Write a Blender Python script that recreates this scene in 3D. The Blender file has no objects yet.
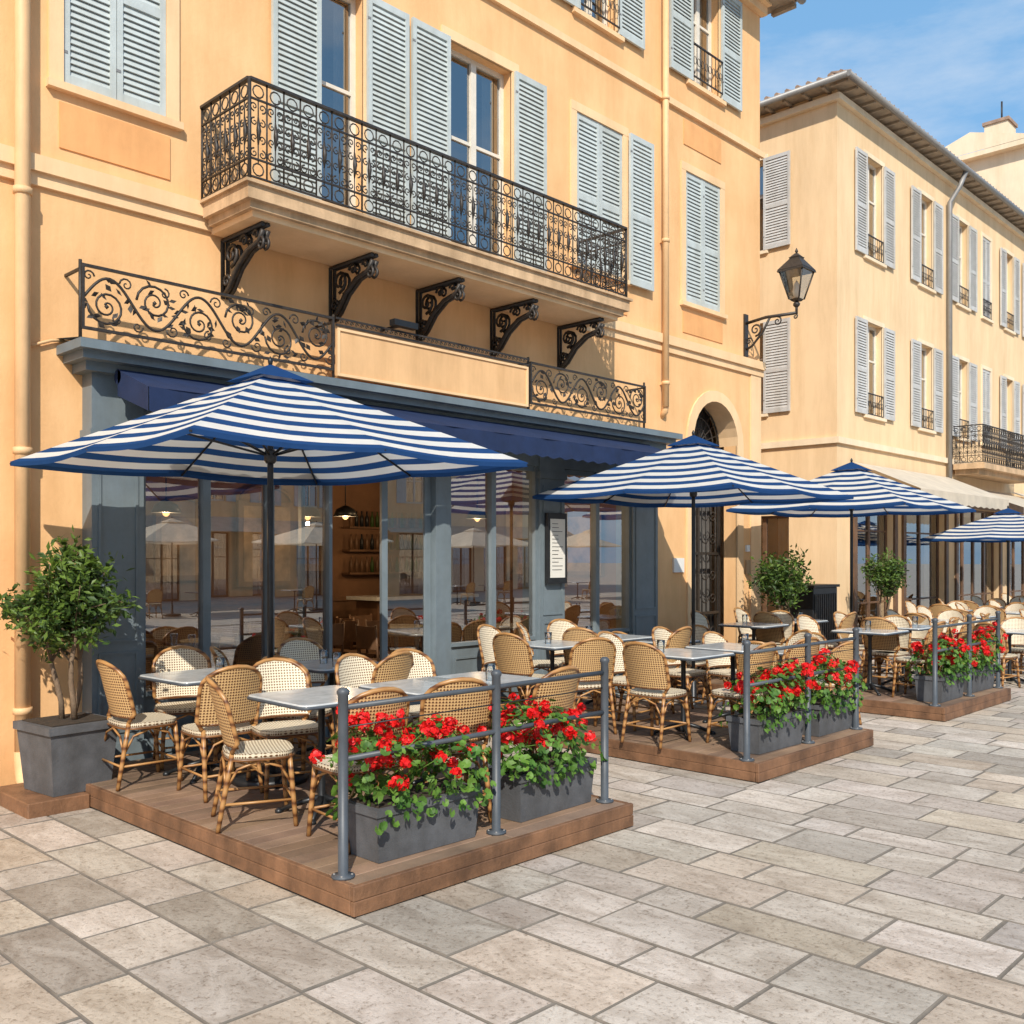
import bpy, math, random
from mathutils import Vector, Matrix
random.seed(11)
R = random.random
def U(a,b): return a+(b-a)*random.random()
scene = bpy.context.scene

# ------------------------------------------------------------------ materials
def new_mat(name):
    m = bpy.data.materials.new(name); m.use_nodes = True
    nt = m.node_tree; nt.nodes.clear()
    out = nt.nodes.new('ShaderNodeOutputMaterial')
    return m, nt, out
def N(nt, t, **kw):
    n = nt.nodes.new(t)
    for k, v in kw.items():
        if k in ('operation','blend_type','data_type','feature','attribute_name','wave_type','bands_direction','distance'):
            setattr(n, k, v)
        else:
            n.inputs[k].default_value = v
    return n
def L(nt, a, b): nt.links.new(a, b)
def c4(c): return (c[0], c[1], c[2], 1)

def pmat(name, col, rough=0.7, var=0.15, scale=3.0, bump=0.15, bscale=60, metal=0.0, spec=0.5,
         streak=0.0, col2=None, attr=False, transl=0.0, coat=0.0, base=0.0):
    m, nt, out = new_mat(name)
    p = N(nt, 'ShaderNodeBsdfPrincipled')
    p.inputs['Roughness'].default_value = rough
    p.inputs['Metallic'].default_value = metal
    p.inputs['Specular IOR Level'].default_value = spec
    tc = N(nt, 'ShaderNodeTexCoord')
    n1 = N(nt, 'ShaderNodeTexNoise', Scale=scale, Detail=8.0, Roughness=0.62)
    L(nt, tc.outputs['Object'], n1.inputs['Vector'])
    a = tuple(max(0, x*(1-var)) for x in col); b = tuple(min(1, x*(1+var)) for x in (col2 or col))
    r = N(nt, 'ShaderNodeValToRGB')
    r.color_ramp.elements[0].position = .32; r.color_ramp.elements[1].position = .68
    r.color_ramp.elements[0].color = c4(a); r.color_ramp.elements[1].color = c4(b)
    L(nt, n1.outputs['Fac'], r.inputs['Fac'])
    last = r.outputs['Color']
    if streak > 0:
        mp = N(nt, 'ShaderNodeMapping'); mp.inputs['Scale'].default_value = (3.0, 3.0, 0.45)
        L(nt, tc.outputs['Object'], mp.inputs['Vector'])
        n2 = N(nt, 'ShaderNodeTexNoise', Scale=1.1, Detail=10.0, Roughness=0.7)
        L(nt, mp.outputs['Vector'], n2.inputs['Vector'])
        r2 = N(nt, 'ShaderNodeValToRGB')
        r2.color_ramp.elements[0].position = .30; r2.color_ramp.elements[1].position = .60
        k = 1-streak
        r2.color_ramp.elements[0].color = (k, k*.96, k*.9, 1); r2.color_ramp.elements[1].color = (1,1,1,1)
        L(nt, n2.outputs['Fac'], r2.inputs['Fac'])
        mx = N(nt, 'ShaderNodeMix', data_type='RGBA', blend_type='MULTIPLY')
        mx.inputs[0].default_value = 1
        L(nt, last, mx.inputs[6]); L(nt, r2.outputs['Color'], mx.inputs[7]); last = mx.outputs[2]
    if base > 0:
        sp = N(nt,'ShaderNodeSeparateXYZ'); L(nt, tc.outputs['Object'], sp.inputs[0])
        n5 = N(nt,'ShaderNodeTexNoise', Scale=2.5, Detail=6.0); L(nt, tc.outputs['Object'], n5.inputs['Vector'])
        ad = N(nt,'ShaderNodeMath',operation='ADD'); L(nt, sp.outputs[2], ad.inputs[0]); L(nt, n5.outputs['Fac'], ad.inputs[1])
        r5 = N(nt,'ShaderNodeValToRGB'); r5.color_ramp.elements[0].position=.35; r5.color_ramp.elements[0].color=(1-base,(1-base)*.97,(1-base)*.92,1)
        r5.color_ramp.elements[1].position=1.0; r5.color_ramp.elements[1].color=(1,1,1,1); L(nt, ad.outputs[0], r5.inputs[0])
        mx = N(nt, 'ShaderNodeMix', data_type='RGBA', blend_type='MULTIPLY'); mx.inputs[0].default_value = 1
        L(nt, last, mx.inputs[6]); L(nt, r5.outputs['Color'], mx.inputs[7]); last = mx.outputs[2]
    if attr:
        at = N(nt, 'ShaderNodeAttribute', attribute_name='Col')
        mx = N(nt, 'ShaderNodeMix', data_type='RGBA', blend_type='MULTIPLY')
        mx.inputs[0].default_value = 1
        L(nt, last, mx.inputs[6]); L(nt, at.outputs['Color'], mx.inputs[7]); last = mx.outputs[2]
    L(nt, last, p.inputs['Base Color'])
    if bump > 0:
        n3 = N(nt, 'ShaderNodeTexNoise', Scale=bscale, Detail=5.0, Roughness=0.6)
        L(nt, tc.outputs['Object'], n3.inputs['Vector'])
        bp = N(nt, 'ShaderNodeBump', Strength=bump, Distance=0.01)
        L(nt, n3.outputs['Fac'], bp.inputs['Height']); L(nt, bp.outputs['Normal'], p.inputs['Normal'])
    if coat: p.inputs['Coat Weight'].default_value = coat
    if transl > 0:
        t = N(nt, 'ShaderNodeBsdfTranslucent'); L(nt, last, t.inputs['Color'])
        ms = N(nt, 'ShaderNodeMixShader'); ms.inputs[0].default_value = transl
        L(nt, p.outputs[0], ms.inputs[1]); L(nt, t.outputs[0], ms.inputs[2]); L(nt, ms.outputs[0], out.inputs[0])
    else:
        L(nt, p.outputs[0], out.inputs[0])
    return m

M = {}
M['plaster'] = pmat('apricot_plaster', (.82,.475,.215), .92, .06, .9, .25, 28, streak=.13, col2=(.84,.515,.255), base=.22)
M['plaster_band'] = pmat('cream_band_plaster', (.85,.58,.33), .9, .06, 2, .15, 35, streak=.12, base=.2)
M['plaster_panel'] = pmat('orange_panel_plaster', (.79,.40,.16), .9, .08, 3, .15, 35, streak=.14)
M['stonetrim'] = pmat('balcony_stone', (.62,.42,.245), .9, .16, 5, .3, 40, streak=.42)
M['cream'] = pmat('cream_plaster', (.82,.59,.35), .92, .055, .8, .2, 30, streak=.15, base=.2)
M['cream_band'] = pmat('pale_plaster', (.84,.68,.48), .9, .05, 2, .1, 40, streak=.12)
M['shutter'] = pmat('shutter_blue_grey_paint', (.50,.545,.535), .6, .09, 6, .15, 80, streak=.16)
M['shutter2'] = pmat('shutter_grey_paint', (.54,.53,.51), .6, .10, 6, .15, 80, streak=.16)
M['slate'] = pmat('slate_blue_paint', (.165,.205,.23), .42, .12, 4, .1, 90, streak=.12)
M['iron'] = pmat('black_iron', (.032,.025,.02), .5, .45, 30, .2, 120, spec=.5)
M['rail'] = pmat('charcoal_metal_rail', (.065,.075,.088), .48, .15, 10, .05, 90)
M['frame'] = pmat('white_window_frame', (.72,.66,.56), .5, .08, 8, .05, 80)
M['navy'] = pmat('navy_canvas', (.009,.023,.075), .8, .2, 5, .15, 200, transl=.08)
M['deckw'] = pmat('deck_board', (.225,.145,.095), .65, .35, 2.5, .35, 60, attr=True)
M['fascia'] = pmat('deck_fascia', (.21,.105,.053), .6, .38, 5, .45, 50, streak=.5)
M['roof'] = pmat('roof_tile', (.36,.24,.17), .85, .3, 6, .4, 30)
M['eave'] = pmat('eave_wood', (.34,.27,.20), .8, .2, 6, .2, 40)
M['zinc'] = pmat('zinc_gutter', (.27,.26,.25), .5, .1, 6, .05, 40, metal=.3)
M['pipe'] = pmat('painted_pipe', (.78,.50,.26), .6, .08, 4, .1, 60, streak=.22)
M['pot'] = pmat('dark_grey_planter', (.095,.10,.11), .7, .22, 8, .3, 90, streak=.25)
M['soil'] = pmat('soil', (.04,.028,.018), .95, .3, 20, .5, 60)
M['bark'] = pmat('bark', (.18,.125,.08), .9, .3, 15, .5, 60)
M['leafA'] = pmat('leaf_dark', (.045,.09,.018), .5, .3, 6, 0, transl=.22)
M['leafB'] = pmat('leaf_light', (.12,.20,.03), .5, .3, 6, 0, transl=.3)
M['gerA'] = pmat('geranium_leaf', (.065,.16,.02), .55, .3, 9, 0, transl=.28)
M['gerB'] = pmat('geranium_leaf_light', (.13,.26,.035), .55, .3, 9, 0, transl=.32)
M['red'] = pmat('geranium_petal', (.80,.012,.012), .5, .15, 25, 0, transl=.25)
M['marble'] = pmat('table_top', (.52,.53,.52), .14, .18, 9, .02, 40)
M['darkmetal'] = pmat('dark_metal', (.03,.032,.035), .4, .2, 10, .05, 60, metal=.5)
M['canvasbeige'] = pmat('beige_canvas', (.74,.65,.52), .85, .1, 3, .1, 100, transl=.3)
M['wood'] = pmat('brown_wood', (.14,.075,.04), .5, .3, 5, .15, 60)
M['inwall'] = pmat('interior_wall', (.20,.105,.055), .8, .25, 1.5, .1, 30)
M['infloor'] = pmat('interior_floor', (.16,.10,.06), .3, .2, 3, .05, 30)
M['dark'] = pmat('painted_shade_backing', (.012,.012,.013), .9, .1, 2, 0)  # near-black sheets paint in the shade behind shutters and panes; also deck infill
M['gateback'] = pmat('door_back_panel', (.14,.13,.12), .6, .2, 2, 0)
M['grout'] = pmat('ground_stone', (.42,.37,.31), .95, .2, 2, .4, 40)
M['joint'] = pmat('paving_joint', (.17,.145,.118), .95, .25, 6, .4, 40)
M['white'] = pmat('paper_white', (.72,.70,.64), .7, .05, 4, 0)
M['ceramic'] = pmat('white_ceramic', (.8,.78,.74), .2, .03, 4, 0)
M['signcream'] = pmat('cream_sign', (.76,.47,.235), .8, .08, 2, .1, 60, streak=.2)
M['picture'] = pmat('picture_canvas', (.30,.20,.12), .5, .8, 3, 0)
M['curtain'] = pmat('curtain', (.6,.55,.47), .9, .1, 4, 0)

def mat_bamboo():
    m, nt, out = new_mat('rattan_cane'); p = N(nt,'ShaderNodeBsdfPrincipled', Roughness=.38)
    tc = N(nt,'ShaderNodeTexCoord'); w = N(nt,'ShaderNodeTexWave', Scale=4.5, Distortion=2.5, Detail=2.0)
    w.wave_type='BANDS'; w.bands_direction='Z'
    L(nt, tc.outputs['Object'], w.inputs['Vector'])
    r = N(nt,'ShaderNodeValToRGB'); e=r.color_ramp.elements
    e[0].position=.0; e[0].color=(.11,.04,.013,1); e[1].position=.28; e[1].color=(.31,.14,.045,1)
    e2=e.new(.9); e2.color=(.43,.225,.08,1)
    L(nt,w.outputs['Fac'],r.inputs['Fac']); L(nt,r.outputs['Color'],p.inputs['Base Color']); L(nt,p.outputs[0],out.inputs[0]); return m
M['cane'] = mat_bamboo()
def mat_weave(name, ca, cb, thr, s=165):
    m, nt, out = new_mat(name); p = N(nt,'ShaderNodeBsdfPrincipled', Roughness=.55)
    uv = N(nt,'ShaderNodeUVMap'); sp = N(nt,'ShaderNodeSeparateXYZ'); L(nt,uv.outputs[0],sp.inputs[0])
    a = N(nt,'ShaderNodeMath',operation='ADD'); b = N(nt,'ShaderNodeMath',operation='SUBTRACT')
    for n in (a,b): L(nt,sp.outputs[0],n.inputs[0]); L(nt,sp.outputs[1],n.inputs[1])
    sn=[]
    for n in (a,b):
        mu=N(nt,'ShaderNodeMath',operation='MULTIPLY'); mu.inputs[1].default_value=s; L(nt,n.outputs[0],mu.inputs[0])
        si=N(nt,'ShaderNodeMath',operation='SINE'); L(nt,mu.outputs[0],si.inputs[0]); sn.append(si)
    pr=N(nt,'ShaderNodeMath',operation='MULTIPLY'); L(nt,sn[0].outputs[0],pr.inputs[0]); L(nt,sn[1].outputs[0],pr.inputs[1])
    r=N(nt,'ShaderNodeValToRGB'); e=r.color_ramp.elements
    mr=N(nt,'ShaderNodeMapRange'); mr.inputs[1].default_value=-1; mr.inputs[2].default_value=1; L(nt,pr.outputs[0],mr.inputs[0])
    e[0].position=thr; e[0].color=c4(ca); e[1].position=thr+.08; e[1].color=c4(cb)
    L(nt,mr.outputs[0],r.inputs['Fac']); L(nt,r.outputs['Color'],p.inputs['Base Color'])
    bp=N(nt,'ShaderNodeBump',Strength=.5,Distance=.004); L(nt,mr.outputs[0],bp.inputs['Height']); L(nt,bp.outputs[0],p.inputs['Normal'])
    L(nt,p.outputs[0],out.inputs[0]); return m
M['weaveL'] = mat_weave('rattan_weave_cream', (.76,.67,.50), (.16,.075,.03), .61)
M['weaveD'] = mat_weave('rattan_weave_tan', (.58,.37,.165), (.11,.042,.015), .56)

def mat_glass(name, refl, tint, rough=.0):
    m, nt, out = new_mat(name)
    t = N(nt,'ShaderNodeBsdfTransparent'); t.inputs[0].default_value=c4(tint)
    g = N(nt,'ShaderNodeBsdfGlossy'); g.inputs['Roughness'].default_value=rough; g.inputs['Color'].default_value=(.97,.97,.97,1)
    lw = N(nt,'ShaderNodeFresnel', IOR=1.5)
    ad = N(nt,'ShaderNodeMath',operation='ADD'); ad.use_clamp=True; ad.inputs[1].default_value=refl; L(nt,lw.outputs[0],ad.inputs[0])
    ms = N(nt,'ShaderNodeMixShader'); L(nt,ad.outputs[0],ms.inputs[0]); L(nt,t.outputs[0],ms.inputs[1]); L(nt,g.outputs[0],ms.inputs[2])
    L(nt,ms.outputs[0],out.inputs[0]); return m
M['shopglass'] = mat_glass('shop_glass', .30, (.86,.85,.83))
M['glass'] = mat_glass('window_glass', .26, (.55,.57,.6))
M['clear'] = mat_glass('clear_glass', .08, (.9,.93,.93))
def mat_emit(name, col, s):
    m, nt, out = new_mat(name); e=N(nt,'ShaderNodeEmission'); e.inputs[0].default_value=c4(col); e.inputs[1].default_value=s
    L(nt,e.outputs[0],out.inputs[0]); return m
M['bulb'] = mat_emit('lamp_bulb', (1,.55,.2), 3.0)

def mat_stripe():
    m, nt, out = new_mat('striped_canvas')
    uv=N(nt,'ShaderNodeUVMap'); sp=N(nt,'ShaderNodeSeparateXYZ'); L(nt,uv.outputs[0],sp.inputs[0])
    mu=N(nt,'ShaderNodeMath',operation='MULTIPLY'); mu.inputs[1].default_value=8.30; L(nt,sp.outputs[1],mu.inputs[0])
    fr=N(nt,'ShaderNodeMath',operation='FRACT'); L(nt,mu.outputs[0],fr.inputs[0])
    gt=N(nt,'ShaderNodeMath',operation='LESS_THAN'); gt.inputs[1].default_value=.48; L(nt,fr.outputs[0],gt.inputs[0])
    tc=N(nt,'ShaderNodeTexCoord'); no=N(nt,'ShaderNodeTexNoise',Scale=3.0,Detail=4.0); L(nt,tc.outputs['Object'],no.inputs['Vector'])
    mx=N(nt,'ShaderNodeMix',data_type='RGBA'); mx.inputs[6].default_value=(.84,.83,.79,1); mx.inputs[7].default_value=(.028,.085,.24,1)
    L(nt,gt.outputs[0],mx.inputs[0])
    mr=N(nt,'ShaderNodeMapRange'); mr.inputs[3].default_value=.86; mr.inputs[4].default_value=1.06; L(nt,no.outputs['Fac'],mr.inputs[0])
    vm=N(nt,'ShaderNodeVectorMath',operation='SCALE'); L(nt,mx.outputs[2],vm.inputs[0]); L(nt,mr.outputs[0],vm.inputs['Scale'])
    d=N(nt,'ShaderNodeBsdfDiffuse'); t=N(nt,'ShaderNodeBsdfTranslucent')
    n2=N(nt,'ShaderNodeTexNoise',Scale=5.0,Detail=4.0); L(nt,tc.outputs['Object'],n2.inputs['Vector'])
    bp=N(nt,'ShaderNodeBump',Strength=.35,Distance=.05); L(nt,n2.outputs['Fac'],bp.inputs['Height']); L(nt,bp.outputs[0],d.inputs['Normal'])
    L(nt,vm.outputs[0],d.inputs[0]); L(nt,vm.outputs[0],t.inputs[0])
    ms=N(nt,'ShaderNodeMixShader'); ms.inputs[0].default_value=.42; L(nt,d.outputs[0],ms.inputs[1]); L(nt,t.outputs[0],ms.inputs[2])
    L(nt,ms.outputs[0],out.inputs[0]); return m
M['stripe'] = mat_stripe()

def mat_paving():
    m, nt, out = new_mat('paving_stone'); p=N(nt,'ShaderNodeBsdfPrincipled',Roughness=.72)
    tc=N(nt,'ShaderNodeTexCoord'); at=N(nt,'ShaderNodeAttribute',attribute_name='Col')
    off=N(nt,'ShaderNodeVectorMath',operation='SCALE'); off.inputs['Scale'].default_value=37.0; L(nt,at.outputs['Color'],off.inputs[0])
    av=N(nt,'ShaderNodeVectorMath',operation='ADD'); L(nt,tc.outputs['Object'],av.inputs[0]); L(nt,off.outputs[0],av.inputs[1])
    mp=N(nt,'ShaderNodeMapping'); mp.inputs['Scale'].default_value=(2.2,1.0,1.0); L(nt,av.outputs[0],mp.inputs[0])
    n1=N(nt,'ShaderNodeTexNoise',Scale=2.6,Detail=10.0,Roughness=.72); n1.inputs['Distortion'].default_value=.8
    n2=N(nt,'ShaderNodeTexNoise',Scale=40.0,Detail=6.0,Roughness=.75); n4=N(nt,'ShaderNodeTexNoise',Scale=.35,Detail=5.0)
    L(nt,mp.outputs[0],n1.inputs['Vector']); L(nt,av.outputs[0],n2.inputs['Vector']); L(nt,tc.outputs['Object'],n4.inputs['Vector'])
    r1=N(nt,'ShaderNodeValToRGB'); e=r1.color_ramp.elements; e[0].position=.34; e[0].color=(.70,.655,.61,1); e[1].position=.60; e[1].color=(1.10,1.09,1.08,1)
    r2=N(nt,'ShaderNodeValToRGB'); e=r2.color_ramp.elements; e[0].position=.36; e[0].color=(.58,.54,.50,1); e[1].position=.47; e[1].color=(1.02,1.02,1.02,1)
    r4=N(nt,'ShaderNodeValToRGB'); e=r4.color_ramp.elements; e[0].position=.35; e[0].color=(.82,.79,.76,1); e[1].position=.65; e[1].color=(1.05,1.04,1.03,1)
    L(nt,n1.outputs['Fac'],r1.inputs[0]); L(nt,n2.outputs['Fac'],r2.inputs[0]); L(nt,n4.outputs['Fac'],r4.inputs[0])
    last=at.outputs['Color']
    for r in (r1,r2,r4):
        mx=N(nt,'ShaderNodeMix',data_type='RGBA',blend_type='MULTIPLY'); mx.inputs[0].default_value=1
        L(nt,last,mx.inputs[6]); L(nt,r.outputs['Color'],mx.inputs[7]); last=mx.outputs[2]
    L(nt,last,p.inputs['Base Color'])
    ad=N(nt,'ShaderNodeMath',operation='ADD'); L(nt,n1.outputs['Fac'],ad.inputs[0]); L(nt,n2.outputs['Fac'],ad.inputs[1])
    bp=N(nt,'ShaderNodeBump',Strength=.5,Distance=.013); L(nt,ad.outputs[0],bp.inputs['Height']); L(nt,bp.outputs[0],p.inputs['Normal'])
    L(nt,p.outputs[0],out.inputs[0]); return m
M['paving'] = mat_paving()

# ------------------------------------------------------------------ mesh builder
class MB:
    def __init__(s): s.v=[];s.f=[];s.m=[];s.sm=[];s.uv=[];s.col=[];s.mats=[];s.M=Matrix.Identity(4)
    def mi(s,k):
        if k not in s.mats: s.mats.append(k)
        return s.mats.index(k)
    def vert(s,p): q=s.M@Vector(p); s.v.append((q.x,q.y,q.z)); return len(s.v)-1
    def face(s,idx,mat,smooth=False,uv=None,col=None):
        s.f.append(tuple(idx)); s.m.append(s.mi(mat)); s.sm.append(smooth); s.uv.append(uv); s.col.append(col)
    def poly(s,pts,mat,smooth=False,uv=None,col=None): s.face([s.vert(p) for p in pts],mat,smooth,uv,col)
    def box(s,x0,x1,y0,y1,z0,z1,mat,col=None):
        i=[s.vert((x,y,z)) for z in (z0,z1) for y in (y0,y1) for x in (x0,x1)]
        for f in ((0,2,3,1),(4,5,7,6),(0,1,5,4),(2,6,7,3),(0,4,6,2),(1,3,7,5)): s.face([i[k] for k in f],mat,False,None,col)
    def bbox(s,x0,x1,y0,y1,z0,z1,mat,b=.006,col=None):
        def ring(o,z): return [(x0+o+b,y0+o,z),(x1-o-b,y0+o,z),(x1-o,y0+o+b,z),(x1-o,y1-o-b,z),(x1-o-b,y1-o,z),(x0+o+b,y1-o,z),(x0+o,y1-o-b,z),(x0+o,y0+o+b,z)]
        rs=[ring(0,z0),ring(0,z1-b),ring(b,z1)]
        ids=[[s.vert(p) for p in r] for r in rs]
        for a,c in zip(ids[:-1],ids[1:]):
            for k in range(8): s.face([a[k],a[(k+1)%8],c[(k+1)%8],c[k]],mat,False,None,col)
        s.face(ids[-1],mat,False,None,col); s.face(ids[0][::-1],mat,False,None,col)
    def frustum(s,cx,cy,w0,d0,z0,w1,d1,z1,mat):
        i=[s.vert((cx+a*w/2,cy+b*d/2,z)) for (w,d,z) in ((w0,d0,z0),(w1,d1,z1)) for (a,b) in ((-1,-1),(1,-1),(1,1),(-1,1))]
        for k in range(4): s.face([i[k],i[(k+1)%4],i[4+(k+1)%4],i[4+k]],mat)
        s.face([i[3],i[2],i[1],i[0]],mat); s.face(i[4:],mat)
    def tube(s,pts,r,mat,n=6,closed=False):
        pts=[Vector(p) for p in pts]; m=len(pts); rs=r if isinstance(r,(list,tuple)) else [r]*m
        rings=[]; up=None
        for i,p in enumerate(pts):
            a=pts[(i-1)%m] if (closed or i>0) else p; b=pts[(i+1)%m] if (closed or i<m-1) else p
            t=(b-a)
            if t.length<1e-9: t=Vector((0,0,1))
            t.normalize()
            if up is None:
                up=Vector((0,0,1)) if abs(t.z)<.9 else Vector((1,0,0))
            u=up-t*up.dot(t)
            if u.length<1e-6: u=t.orthogonal()
            u.normalize(); up=u; w=t.cross(u)
            rings.append([s.vert(p+(u*math.cos(2*math.pi*k/n)+w*math.sin(2*math.pi*k/n))*rs[i]) for k in range(n)])
        for i in range(m if closed else m-1):
            a=rings[i]; b=rings[(i+1)%m]
            for k in range(n): s.face([a[k],a[(k+1)%n],b[(k+1)%n],b[k]],mat,True)
        if not closed: s.face(rings[0][::-1],mat); s.face(rings[-1],mat)
    def lathe(s,cx,cy,prof,mat,n=16):
        rings=[[s.vert((cx+r*math.cos(2*math.pi*k/n),cy+r*math.sin(2*math.pi*k/n),z)) for k in range(n)] for r,z in prof]
        for a,b in zip(rings[:-1],rings[1:]):
            for k in range(n): s.face([a[k],a[(k+1)%n],b[(k+1)%n],b[k]],mat,True)
        s.face(rings[0][::-1],mat); s.face(rings[-1],mat)
    def mesh(s,name):
        me=bpy.data.meshes.new(name); me.from_pydata(s.v,[],s.f)
        for k in s.mats: me.materials.append(M[k])
        me.polygons.foreach_set('material_index',s.m); me.polygons.foreach_set('use_smooth',s.sm)
        if any(u is not None for u in s.uv):
            ul=me.uv_layers.new(name='UVMap'); data=[]
            for f,u in zip(s.f,s.uv):
                for k in range(len(f)): data.extend(u[k] if u else (0,0))
            ul.data.foreach_set('uv',data)
        if any(c is not None for c in s.col):
            ca=me.color_attributes.new('Col','FLOAT_COLOR','CORNER'); data=[]
            for f,c in zip(s.f,s.col):
                cc=(c[0],c[1],c[2],1) if c else (1,1,1,1)
                for k in range(len(f)): data.extend(cc)
            ca.data.foreach_set('color',data)
        me.update(); return me
    def build(s,name,parent=None,loc=(0,0,0),rz=0):
        return inst(name,s.mesh(name),loc,rz,parent)
def inst(name,me,loc=(0,0,0),rz=0,parent=None,sc=1):
    o=bpy.data.objects.new(name,me); scene.collection.objects.link(o)
    o.location=loc; o.rotation_euler=(0,0,rz); o.scale=(sc,sc,sc)
    if parent: o.parent=parent
    return o
def empty(name,loc=(0,0,0)):
    o=bpy.data.objects.new(name,None); scene.collection.objects.link(o); o.location=loc; o.empty_display_size=.3; return o

def facade(mb,x0,x1,z0,z1,ops,mat,reveal=.2,rmat=None):
    xs=sorted({x0,x1,*[o[0] for o in ops],*[o[1] for o in ops]}); zs=sorted({z0,z1,*[o[2] for o in ops],*[o[3] for o in ops]})
    xs=[x for x in xs if x0<=x<=x1]; zs=[z for z in zs if z0<=z<=z1]
    for a,b in zip(xs[:-1],xs[1:]):
        for c,d in zip(zs[:-1],zs[1:]):
            mx,mz=(a+b)/2,(c+d)/2
            if any(o[0]<mx<o[1] and o[2]<mz<o[3] for o in ops): continue
            mb.poly([(a,0,c),(b,0,c),(b,0,d),(a,0,d)],mat)
    rm=rmat or mat
    for o in ops:
        a,b,c,d=o[:4]; r=reveal
        mb.poly([(a,0,c),(a,r,c),(a,r,d),(a,0,d)],rm); mb.poly([(b,0,c),(b,0,d),(b,r,d),(b,r,c)],rm)
        if len(o)<5: mb.poly([(a,0,d),(a,r,d),(b,r,d),(b,0,d)],rm)
        if c>0.01: mb.poly([(a,0,c),(b,0,c),(b,r,c),(a,r,c)],rm)
def surround(mb,x0,x1,z0,z1,mat,w=.11,t=.022,sill=True):
    mb.box(x0-w,x0,-t,0.01,z0,z1,mat); mb.box(x1,x1+w,-t,0.01,z0,z1,mat); mb.box(x0-w,x1+w,-t-.003,0.01,z1,z1+w,mat)
    if sill: mb.box(x0-w-.02,x1+w+.02,-.06,0.01,z0-.06,z0,mat)
def window(mb,x0,x1,z0,z1,y=.12,fr='frame',gl='glass',hz=(.62,),leaf=2):
    w=.055
    mb.box(x0,x0+w,y,y+.05,z0,z1,fr); mb.box(x1-w,x1,y,y+.05,z0,z1,fr)
    mb.box(x0+w,x1-w,y,y+.05,z1-w,z1,fr); mb.box(x0+w,x1-w,y,y+.05,z0,z0+w*1.4,fr)
    for k in range(1,leaf):
        xm=x0+(x1-x0)*k/leaf; mb.box(xm-.04,xm+.04,y-.008,y+.045,z0+w*1.4,z1-w,fr)
    for h in hz:
        zz=z0+(z1-z0)*h; mb.box(x0+w,x1-w,y+.004,y+.04,zz-.018,zz+.018,fr)
    mb.poly([(x0,y+.025,z0),(x1,y+.025,z0),(x1,y+.025,z1),(x0,y+.025,z1)],gl)
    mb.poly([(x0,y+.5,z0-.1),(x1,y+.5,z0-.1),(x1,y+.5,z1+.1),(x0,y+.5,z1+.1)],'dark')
    cw=(x1-x0)*U(.12,.3)
    for a,b in ((x0+.03,x0+.03+cw),(x1-.03-cw,x1-.03)):
        k=8; prev=None
        for i in range(k+1):
            x=a+(b-a)*i/k; yy=y+.14+.02*(i%2)
            if prev: mb.poly([(prev[0],prev[1],z0),(x,yy,z0),(x,yy,z1),(prev[0],prev[1],z1)],'curtain',True)
            prev=(x,yy)
def shutter(mb,x0,x1,z0,z1,y,mat='shutter',pitch=.052):
    w=.05; t=.036
    mb.box(x0,x0+w,y-t,y,z0,z1,mat); mb.box(x1-w,x1,y-t,y,z0,z1,mat)
    zm=z0+(z1-z0)*.46
    for a,b in ((z0,z0+.09),(zm-.04,zm+.04),(z1-.07,z1)): mb.box(x0+w,x1-w,y-t+.003,y-.003,a,b,mat)
    for a,b in ((z0+.09,zm-.04),(zm+.04,z1-.07)):
        n=max(2,int((b-a)/pitch))
        for i in range(n):
            z=a+(b-a)*(i+.5)/n; h=(b-a)/n*.62
            p=[(y-t+.004,z-h),(y-t+.010,z-h-.004),(y-.006,z+h-.006),(y-.006,z+h)]
            i0=[mb.vert((x0+w,q[0],q[1])) for q in p]; i1=[mb.vert((x1-w,q[0],q[1])) for q in p]
            for k in range(4): mb.face([i0[k],i1[k],i1[(k+1)%4],i0[(k+1)%4]],mat)
    for zz in (z0+.25,z1-.25): mb.box(x0-.010,x0+.03,y-t-.004,y-t-.0005,zz,zz+.022,'zinc')
def barrail(mb,x0,x1,z0,z1,y,depth=.0):
    mb.box(x0,x1,y-.012,y+.012,z1-.02,z1,'iron'); mb.box(x0,x1,y-.01,y+.01,z0,z0+.015,'iron')
    n=int((x1-x0)/.09)
    for i in range(n+1):
        x=x0+(x1-x0)*i/n; mb.tube([(x,y,z0),(x,y,z1)],.007,'iron',4)
        if i<n:
            xc=x+(x1-x0)/n/2; zc=(z0+z1)/2; rr=.035
            mb.tube([(xc+rr*math.cos(a*math.pi/5),y,zc+rr*1.6*math.sin(a*math.pi/5)) for a in range(10)],.005,'iron',4,True)
def spiral(mb,cx,cz,r0,turns,a0,sgn,rad,mat='iron',n=22,y=0,endk=.12):
    pts=[];rs=[]
    for i in range(n+1):
        t=i/n; r=r0*(1-t*(1-endk)); a=a0+sgn*2*math.pi*turns*t
        pts.append((cx+r*math.cos(a),y,cz+r*math.sin(a))); rs.append(rad*(1-.35*t))
    mb.tube(pts,rs,mat,4)
    return pts
def place(px,py,pz,rz=0): return Matrix.Translation((px,py,pz))@Matrix.Rotation(rz,4,'Z')

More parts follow.
